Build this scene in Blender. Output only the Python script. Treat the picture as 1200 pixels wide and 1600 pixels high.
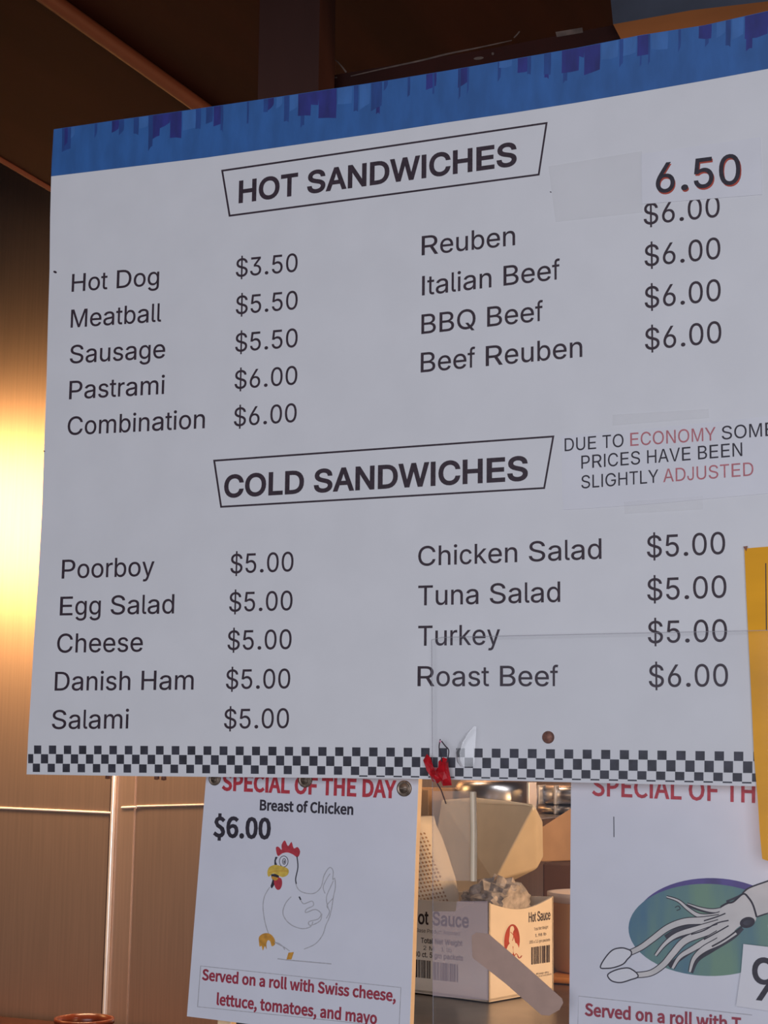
import bpy, bmesh, math, random
from mathutils import Vector, noise, Matrix
from mathutils.geometry import tessellate_polygon, delaunay_2d_cdt
random.seed(5)
S = bpy.context.scene
for o in list(bpy.data.objects):
    bpy.data.objects.remove(o)
COL = S.collection

# ------------------------------------------------------------------ camera, light, exposure
FPX, YAW, PITCH, ROLL = 2591.3, 0.40758, 0.14341, 0.01138
CAM = Vector((0.65, -1.5, 1.6))
_cy, _sy, _cp, _sp = math.cos(YAW), math.sin(YAW), math.cos(PITCH), math.sin(PITCH)
FW = Vector((-_sy*_cp, _cy*_cp, _sp))
_r = Vector((_cy, _sy, 0)); _u = _r.cross(FW)
RT = _r*math.cos(ROLL) + _u*math.sin(ROLL)
UP = -_r*math.sin(ROLL) + _u*math.cos(ROLL)
cd = bpy.data.cameras.new('camera'); cam = bpy.data.objects.new('camera', cd); COL.objects.link(cam)
cd.sensor_fit = 'VERTICAL'; cd.sensor_height = 36; cd.lens = FPX/1600*36; cd.clip_start = 0.02
cam.matrix_world = Matrix(((RT.x, UP.x, -FW.x, CAM.x), (RT.y, UP.y, -FW.y, CAM.y), (RT.z, UP.z, -FW.z, CAM.z), (0, 0, 0, 1)))
S.camera = cam

S.view_settings.view_transform = 'Standard'; S.view_settings.look = 'None'
S.view_settings.gamma = 1; S.view_settings.use_curve_mapping = False
S.view_settings.exposure = 0.0
W = bpy.data.worlds.new('world'); S.world = W; W.use_nodes = True
bgn = W.node_tree.nodes['Background']
bgn.inputs[0].default_value = (0.62, 0.66, 0.80, 1); bgn.inputs[1].default_value = 0.022

def area(name, loc, target, sx, sy, power, color, spread=180):
    l = bpy.data.lights.new(name, 'AREA'); l.shape = 'RECTANGLE'; l.size = sx; l.size_y = sy
    l.energy = power; l.color = color; l.spread = math.radians(spread)
    o = bpy.data.objects.new(name, l); COL.objects.link(o); o.location = loc
    o.rotation_euler = (Vector(target)-Vector(loc)).to_track_quat('-Z', 'Y').to_euler()
    return o
# daylight from the open shop front behind the viewer
area('shopfront_daylight', (1.2, -4.6, 1.9), (0.1, 0, 1.7), 3.6, 2.2, 150, (0.86, 0.89, 1.0))
# warm kitchen lamps behind the board, then two added fill lights
area('warm_wall_lamp', (-2.05, 0.95, 2.22), (-1.62, 1.6, 1.85), 0.5, 0.40, 6.0, (1.0, 0.56, 0.22), 130)
area('warm_shelf_lamp', (1.10, 0.42, 1.62), (0.0, 0.85, 1.5), 0.3, 0.3, 13, (1.0, 0.60, 0.30))
area('added_wall_fill', (-1.1, 1.02, 2.58), (-1.3, 1.5, 1.2), 0.9, 0.2, 13, (1.0, 0.60, 0.34), 95)  # added light that warms and brightens the lower steel wall
area('added_pan_light', (0.05, 0.78, 1.95), (0.1, 1.2, 1.62), 0.5, 0.05, 1.3, (1.0, 0.95, 0.92))  # added light that puts white streaks on the pans

# ------------------------------------------------------------------ measuring helpers
def ray(px, py):
    return FW*FPX + RT*(px-600) - UP*(py-800)
def P(px, py, Y=0.0):                    # point of the plane y = Y seen at that spot of the photo
    d = ray(px, py); return CAM + d*((Y-CAM.y)/d.y)
def PZ(px, py, Z):
    d = ray(px, py); return CAM + d*((Z-CAM.z)/d.z)
def PP(px, py, pt, n):
    d = ray(px, py); return CAM + d*((pt-CAM).dot(n)/d.dot(n))

# ------------------------------------------------------------------ materials
def lin(c):
    return tuple(((v/255)/12.92 if v/255 <= 0.04045 else ((v/255+0.055)/1.055)**2.4) for v in c)
MATS = {}
def mat(name, c, rough=0.6, metal=0.0, var=0.06, scale=40.0, bump=0.0, stretch=(1, 1, 1), spec=0.5, c2=None):
    if name in MATS: return MATS[name]
    m = bpy.data.materials.new(name); m.use_nodes = True; nt = m.node_tree; b = nt.nodes['Principled BSDF']
    b.inputs['Roughness'].default_value = rough; b.inputs['Metallic'].default_value = metal
    b.inputs['Specular IOR Level'].default_value = spec
    tc = nt.nodes.new('ShaderNodeTexCoord'); mp = nt.nodes.new('ShaderNodeMapping'); mp.inputs['Scale'].default_value = stretch
    nz = nt.nodes.new('ShaderNodeTexNoise'); nz.inputs['Scale'].default_value = scale; nz.inputs['Detail'].default_value = 5
    nt.links.new(tc.outputs['Object'], mp.inputs['Vector']); nt.links.new(mp.outputs[0], nz.inputs['Vector'])
    rp = nt.nodes.new('ShaderNodeValToRGB'); nt.links.new(nz.outputs['Fac'], rp.inputs[0])
    a = tuple(max(0, v*(1-var)) for v in c); d = c2 if c2 else tuple(min(1, v*(1+var)) for v in c)
    rp.color_ramp.elements[0].color = (*a, 1); rp.color_ramp.elements[1].color = (*d, 1)
    rp.color_ramp.elements[0].position = 0.35; rp.color_ramp.elements[1].position = 0.65
    nt.links.new(rp.outputs[0], b.inputs['Base Color'])
    if bump:
        bp = nt.nodes.new('ShaderNodeBump'); bp.inputs['Strength'].default_value = bump; bp.inputs['Distance'].default_value = 0.002
        nt.links.new(nz.outputs['Fac'], bp.inputs['Height']); nt.links.new(bp.outputs[0], b.inputs['Normal'])
    MATS[name] = m; return m
def clear(name, haze, hazecol, rough=0.08, gloss=1.0, through=0.0):
    m = bpy.data.materials.new(name); m.use_nodes = True; nt = m.node_tree; nt.nodes.clear()
    out = nt.nodes.new('ShaderNodeOutputMaterial'); tr = nt.nodes.new('ShaderNodeBsdfTransparent')
    df = nt.nodes.new('ShaderNodeBsdfDiffuse'); df.inputs[0].default_value = (*hazecol, 1)
    tl = nt.nodes.new('ShaderNodeBsdfTranslucent'); tl.inputs[0].default_value = (*hazecol, 1)
    m0 = nt.nodes.new('ShaderNodeMixShader'); m0.inputs[0].default_value = through
    nt.links.new(df.outputs[0], m0.inputs[1]); nt.links.new(tl.outputs[0], m0.inputs[2])
    gl = nt.nodes.new('ShaderNodeBsdfGlossy'); gl.inputs['Roughness'].default_value = rough
    fr = nt.nodes.new('ShaderNodeFresnel'); fr.inputs[0].default_value = 1.45
    mu = nt.nodes.new('ShaderNodeMath'); mu.operation = 'MULTIPLY'; mu.inputs[1].default_value = gloss
    nz = nt.nodes.new('ShaderNodeTexNoise'); nz.inputs['Scale'].default_value = 9
    tc = nt.nodes.new('ShaderNodeTexCoord'); nt.links.new(tc.outputs['Object'], nz.inputs['Vector'])
    mr = nt.nodes.new('ShaderNodeMapRange'); mr.inputs['To Min'].default_value = haze*0.8; mr.inputs['To Max'].default_value = haze*1.2
    nt.links.new(nz.outputs['Fac'], mr.inputs[0])
    m1 = nt.nodes.new('ShaderNodeMixShader'); m2 = nt.nodes.new('ShaderNodeMixShader')
    nt.links.new(mr.outputs[0], m1.inputs[0]); nt.links.new(tr.outputs[0], m1.inputs[1]); nt.links.new(m0.outputs[0], m1.inputs[2])
    nt.links.new(fr.outputs[0], mu.inputs[0]); nt.links.new(mu.outputs[0], m2.inputs[0])
    nt.links.new(m1.outputs[0], m2.inputs[1]); nt.links.new(gl.outputs[0], m2.inputs[2]); nt.links.new(m2.outputs[0], out.inputs[0])
    return m

M_WHITE = mat('board_white_paint', (0.72, 0.715, 0.73), 0.55, var=0.02, scale=18)
M_INK = mat('dark_ink', (0.034, 0.018, 0.029), 0.6, var=0.3, scale=300)
M_INKP = mat('printed_dark_ink', (0.022, 0.016, 0.028), 0.6, var=0.3, scale=300)
M_CHECK = mat('checker_ink', (0.035, 0.034, 0.048), 0.6, var=0.35, scale=90)
M_BLUE = mat('blue_paint', (0.026, 0.115, 0.345), 0.6, var=0.12, scale=60, stretch=(1, 1, 0.3))
M_INDIGO = mat('indigo_paint', (0.020, 0.026, 0.185), 0.6, var=0.25, scale=70, stretch=(1, 1, 0.3))
M_NAVY = mat('navy_paint', (0.015, 0.058, 0.235), 0.6, var=0.2, scale=70, stretch=(1, 1, 0.3))
M_LBLUE = mat('pale_blue_paint', (0.042, 0.145, 0.40), 0.6, var=0.12, scale=70, stretch=(1, 1, 0.3))
M_PAPER = mat('white_paper', (0.715, 0.71, 0.745), 0.5, var=0.02, scale=22)
M_LAM = mat('laminated_paper', (0.68, 0.68, 0.74), 0.28, var=0.02, scale=22)
M_RED = mat('red_ink', (0.44, 0.028, 0.045), 0.55, var=0.15, scale=300)
M_MAROON = mat('maroon_ink', (0.32, 0.025, 0.05), 0.55, var=0.15, scale=300)
M_FADED = mat('faded_red_ink', (0.50, 0.16, 0.18), 0.6, var=0.12, scale=300)
M_GREYL = mat('grey_drawing_line', (0.42, 0.41, 0.43), 0.6, var=0.12, scale=300)
M_YEL = mat('yellow_ink', (0.62, 0.42, 0.06), 0.6, var=0.15, scale=200)
M_ORA = mat('orange_ink', (0.56, 0.26, 0.03), 0.6, var=0.2, scale=200)
M_CREAM = mat('squid_cream', (0.60, 0.57, 0.55), 0.5, var=0.06, scale=60)
M_PURP = mat('purple_ink', (0.075, 0.05, 0.22), 0.5, var=0.2, scale=60)
M_GREEN = mat('sea_green_ink', (0.16, 0.29, 0.20), 0.5, var=0.05, scale=26, stretch=(1, 1, 0.2), c2=(0.06, 0.16, 0.24))
M_YCARD = mat('yellow_card', (0.88, 0.40, 0.014), 0.6, spec=0.2, var=0.12, scale=10, stretch=(0.4, 1, 1.4))
M_TAPE = clear('aged_clear_tape', 0.07, (0.42, 0.38, 0.33), 0.3, 0.3)
M_PLAS = clear('clear_plastic_sheet', 0.045, (0.42, 0.44, 0.52), 0.06, 0.14)
M_FLAP = clear('hazy_plastic_flap', 0.32, (0.92, 0.86, 0.80), 0.12, 0.6, 0.5)
M_CLOUD = clear('cloudy_tape', 0.34, (0.74, 0.60, 0.66), 0.3, 0.2, 0.2)
M_MASK = mat('brown_packing_tape', (0.42, 0.27, 0.21), 0.5, var=0.05, scale=60)
M_RIB = mat('glossy_red_plastic', (0.50, 0.012, 0.02), 0.22, var=0.2, scale=120)
M_WOODD = mat('dark_wood', (0.021, 0.0042, 0.0025), 0.65, var=0.35, scale=9, stretch=(1, 0.15, 1), bump=0.15, spec=0.15)
M_WOODP = mat('post_wood', (0.042, 0.015, 0.011), 0.6, spec=0.2, var=0.18, scale=10, stretch=(1, 1, 0.12), bump=0.1)
M_RIDGE = mat('red_wood', (0.20, 0.06, 0.030), 0.55, var=0.25, scale=12, stretch=(1, 0.1, 1))
M_BATT = mat('orange_wood', (0.21, 0.068, 0.016), 0.6, spec=0.2, var=0.2, scale=16, stretch=(0.2, 1, 1))
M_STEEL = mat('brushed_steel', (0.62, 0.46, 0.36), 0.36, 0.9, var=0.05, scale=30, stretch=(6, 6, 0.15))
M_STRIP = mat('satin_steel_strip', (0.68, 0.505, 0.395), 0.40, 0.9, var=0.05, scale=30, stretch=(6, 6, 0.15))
M_TRIM = mat('whitened_steel', (0.92, 0.90, 0.88), 0.25, 0.55, var=0.03)  # near-white, so reflected tube light is put into the colour
M_CHROME = mat('pan_steel', (0.55, 0.56, 0.60), 0.30, 1.0, var=0.04)
M_SHELF = mat('shelf_steel', (0.34, 0.31, 0.29), 0.30, 1.0, var=0.12, scale=20)
M_CARD = mat('white_carton', (0.80, 0.72, 0.60), 0.75, var=0.03, scale=25)
M_PACK = mat('cream_package', (0.80, 0.69, 0.50), 0.55, var=0.05, scale=20)
M_KRAFT = mat('kraft_carton', (0.42, 0.26, 0.15), 0.75, var=0.1, scale=20)
M_BAG = mat('crumpled_film', (0.46, 0.42, 0.39), 0.45, 0.0, var=0.35, scale=80)
M_TUB = mat('tan_tub', (0.55, 0.30, 0.14), 0.5, var=0.06, scale=15)
M_TUBR = mat('tub_rim', (0.60, 0.50, 0.46), 0.4, var=0.05, scale=15)
M_TRAY = mat('orange_tray', (0.60, 0.22, 0.03), 0.45, var=0.1, scale=15)
M_JAR = mat('red_brown_glaze', (0.16, 0.035, 0.016), 0.25, var=0.25, scale=30)
M_GAP = mat('gap_shade_brown', (0.11, 0.05, 0.03), 0.7, var=0.25, scale=12)  # shade of the gap put into the colour
M_JARI = mat('dark_jar_inside', (0.03, 0.018, 0.02), 0.3, var=0.25, scale=30)
M_RUST = mat('rusty_screw', (0.22, 0.085, 0.05), 0.6, 0.3, var=0.3, scale=300)
M_BOLT = mat('aged_bolt', (0.23, 0.18, 0.14), 0.42, 0.7, var=0.35, scale=260)
M_CORE = mat('foam_edge', (0.78, 0.62, 0.44), 0.7, var=0.05)
M_STAKE = mat('pale_wood', (0.72, 0.55, 0.34), 0.6, var=0.1, scale=30, stretch=(1, 1, 0.2))
M_FLOOR = mat('floor_tile', (0.10, 0.065, 0.05), 0.5, var=0.2, scale=6)
M_TANW = mat('tan_side_wall', (0.16, 0.09, 0.06), 0.6, var=0.15, scale=4)
M_FASC = mat('blue_grey_paint', (0.030, 0.036, 0.055), 0.5, var=0.25, scale=12)
M_DUSTGLINT = mat('dust_and_glint', (0.085, 0.060, 0.050), 0.9, var=0.3, scale=80)
M_LOGO = mat('brick_red_print', (0.42, 0.055, 0.03), 0.6, var=0.15, scale=150)
M_BOXINK = mat('carton_ink', (0.045, 0.028, 0.025), 0.65, var=0.3, scale=200)
M_PALEINK = mat('faded_carton_ink', (0.16, 0.12, 0.11), 0.65, var=0.3, scale=200)

# ------------------------------------------------------------------ mesh helpers
def link(name, me, parent=None, mats=()):
    me.name = name; o = bpy.data.objects.new(name, me); COL.objects.link(o)
    for m in mats: me.materials.append(m)
    if parent is not None:
        o.parent = parent; o.matrix_parent_inverse = Matrix.Translation(-parent.location)
    return o
class MB:
    def __init__(s): s.v = []; s.f = []; s.m = []; s.sm = []
    def add(s, vs, fs, mi=0, smooth=False):
        k = len(s.v); s.v += [tuple(v) for v in vs]
        for f in fs: s.f.append([k+i for i in f]); s.m.append(mi); s.sm.append(smooth)
    def prism(s, front, back, mi=0):     # front / back outlines, same length
        n = len(front); tris = tessellate_polygon([[Vector(v) for v in front]])
        a, b, c = [Vector(front[i]) for i in tris[0]]
        flip = (b-a).cross(c-a).dot(Vector(front[0])-Vector(back[0])) < 0
        area_n = Vector((0, 0, 0))
        for i in range(n): area_n += Vector(front[i]).cross(Vector(front[(i+1) % n]))
        wind = area_n.dot(Vector(front[0])-Vector(back[0])) > 0
        fs = [(t if not flip else t[::-1]) for t in tris] + [tuple(n+i for i in (t[::-1] if not flip else t)) for t in tris]
        for i in range(n):
            j = (i+1) % n
            fs.append((i, n+i, n+j, j) if wind else (i, j, n+j, n+i))
        s.add(list(front)+list(back), fs, mi)
    def slab(s, pts, th, n, mi=0):       # pts front outline, thickness behind along -n
        s.prism(pts, [Vector(p)-Vector(n)*th for p in pts], mi)
    def box(s, lo, hi, mi=0):
        x0, y0, z0 = lo; x1, y1, z1 = hi
        s.add([(x0,y0,z0),(x1,y0,z0),(x1,y1,z0),(x0,y1,z0),(x0,y0,z1),(x1,y0,z1),(x1,y1,z1),(x0,y1,z1)],
              [(0,3,2,1),(4,5,6,7),(0,1,5,4),(1,2,6,5),(2,3,7,6),(3,0,4,7)], mi)
    def tube(s, pts, r, seg=10, mi=0, cap=True, radii=None):
        pts = [Vector(p) for p in pts]; rings = []; vs = []; prev = None
        for i, p in enumerate(pts):
            t = (pts[min(i+1, len(pts)-1)]-pts[max(i-1, 0)]).normalized()
            a = prev if prev is not None else (Vector((0, 0, 1)) if abs(t.z) < 0.9 else Vector((1, 0, 0)))
            a = (a - t*a.dot(t)).normalized(); prev = a; b = t.cross(a)
            rr = radii[i] if radii else r
            for k in range(seg):
                an = 2*math.pi*k/seg; vs.append(p+a*math.cos(an)*rr+b*math.sin(an)*rr)
        fs = []
        for i in range(len(pts)-1):
            for k in range(seg):
                k2 = (k+1) % seg; fs.append((i*seg+k, i*seg+k2, (i+1)*seg+k2, (i+1)*seg+k))
        s.add(vs, fs, mi, True)
        if cap:
            n = len(pts)-1
            s.add(vs[:seg], [tuple(range(seg))[::-1]], mi); s.add(vs[n*seg:], [tuple(range(seg))], mi)
    def lathe(s, base, prof, seg=32, mi=0, axis=None):
        base = Vector(base); vs = []; fs = []
        ax = Vector(axis).normalized() if axis else Vector((0, 0, 1))
        e1 = ax.orthogonal().normalized(); e2 = ax.cross(e1)
        for r, z in prof:
            for k in range(seg):
                an = 2*math.pi*k/seg; vs.append(base + e1*r*math.cos(an) + e2*r*math.sin(an) + ax*z)
        for i in range(len(prof)-1):
            for k in range(seg):
                k2 = (k+1) % seg; fs.append((i*seg+k, i*seg+k2, (i+1)*seg+k2, (i+1)*seg+k))
        s.add(vs, fs, mi, True)
        for i, rev in ((0, True), (len(prof)-1, False)):
            if prof[i][0] > 1e-5:
                r = list(range(i*seg, (i+1)*seg)); s.add(vs, [], mi); k = len(s.v)-len(vs)
                s.f.append([k+q for q in (r[::-1] if rev else r)]); s.m.append(mi); s.sm.append(False)
    def build(s, name, mats, parent=None, bevel=0):
        me = bpy.data.meshes.new(name); me.from_pydata(s.v, [], s.f)
        if not isinstance(mats, (list, tuple)): mats = [mats]
        o = link(name, me, parent, mats)
        for p, mi, sm in zip(me.polygons, s.m, s.sm): p.material_index = mi; p.use_smooth = sm
        if bevel:
            md = o.modifiers.new('bevel', 'BEVEL'); md.width = bevel; md.segments = 3; md.limit_method = 'ANGLE'
        return o
def thing(name, label, cat, loc, group=None):
    o = bpy.data.objects.new(name, None); COL.objects.link(o); o.location = loc; o.empty_display_size = 0.05
    o['label'] = label; o['category'] = cat
    if group: o['group'] = group
    return o
def tag(o, label, cat, group=None):
    o['label'] = label; o['category'] = cat
    if group: o['group'] = group
    return o
def struct(o): o['kind'] = 'structure'; return o

def smooth_line(pts, sub=6, closed=False):
    out = []; n = len(pts)
    for i in range(n if closed else n-1):
        p0 = pts[(i-1) % n] if closed else pts[max(i-1, 0)]; p1 = pts[i]; p2 = pts[(i+1) % n]
        p3 = pts[(i+2) % n] if closed else pts[min(i+2, n-1)]
        for k in range(sub):
            t = k/sub
            out.append(tuple(0.5*((2*p1[j])+(-p0[j]+p2[j])*t+(2*p0[j]-5*p1[j]+4*p2[j]-p3[j])*t*t+(-p0[j]+3*p1[j]-3*p2[j]+p3[j])*t**3) for j in range(2)))
    if not closed: out.append(tuple(pts[-1]))
    return out
class Art:
    """flat print on a plane y = Y; every layer lies a hair further out"""
    def __init__(s, Y): s.mb = MB(); s.Y = Y; s.k = 1
    def q(s, p, lift): return P(p[0], p[1], s.Y) + Vector((0, -1, 0))*lift
    def fill(s, pts, mi, sub=0, closed=True):
        if sub: pts = smooth_line(pts, sub, True)
        h = 0.00002*s.k; s.k += 1
        v = [s.q(p, h) for p in pts]; t = tessellate_polygon([v]); 
        fs = []
        for a in t:
            n = (v[a[1]]-v[a[0]]).cross(v[a[2]]-v[a[0]]); fs.append(a if n.y < 0 else a[::-1])
        s.mb.add(v, fs, mi)
    def ellipse(s, cx, cy, rx, ry, mi, rot=0, n=64):
        c, d = math.cos(rot), math.sin(rot)
        s.fill([(cx+rx*math.cos(a)*c-ry*math.sin(a)*d, cy+rx*math.cos(a)*d+ry*math.sin(a)*c) for a in [2*math.pi*i/n for i in range(n)]], mi)
    def stroke(s, pts, w, mi, sub=6, closed=False, newlayer=True):
        if sub: pts = smooth_line(pts, sub, closed)
        h = 0.00002*s.k; s.k += 1 if newlayer else 0
        n = len(pts); L = []; R = []
        for i, p in enumerate(pts):
            a = pts[(i-1) % n] if closed else pts[max(i-1, 0)]; b = pts[(i+1) % n] if closed else pts[min(i+1, n-1)]
            dx, dy = b[0]-a[0], b[1]-a[1]; l = math.hypot(dx, dy) or 1
            ww = (w if not callable(w) else w(i/(n-1)))/2
            L.append((p[0]-dy/l*ww, p[1]+dx/l*ww)); R.append((p[0]+dy/l*ww, p[1]-dx/l*ww))
        v = [s.q(p, h) for p in L+R]; fs = []
        for i in range(n if closed else n-1):
            j = (i+1) % n; f = (i, j, n+j, n+i)
            nn = (v[f[1]]-v[f[0]]).cross(v[f[2]]-v[f[0]]); fs.append(f if nn.y < 0 else f[::-1])
        s.mb.add(v, fs, mi)

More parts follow.
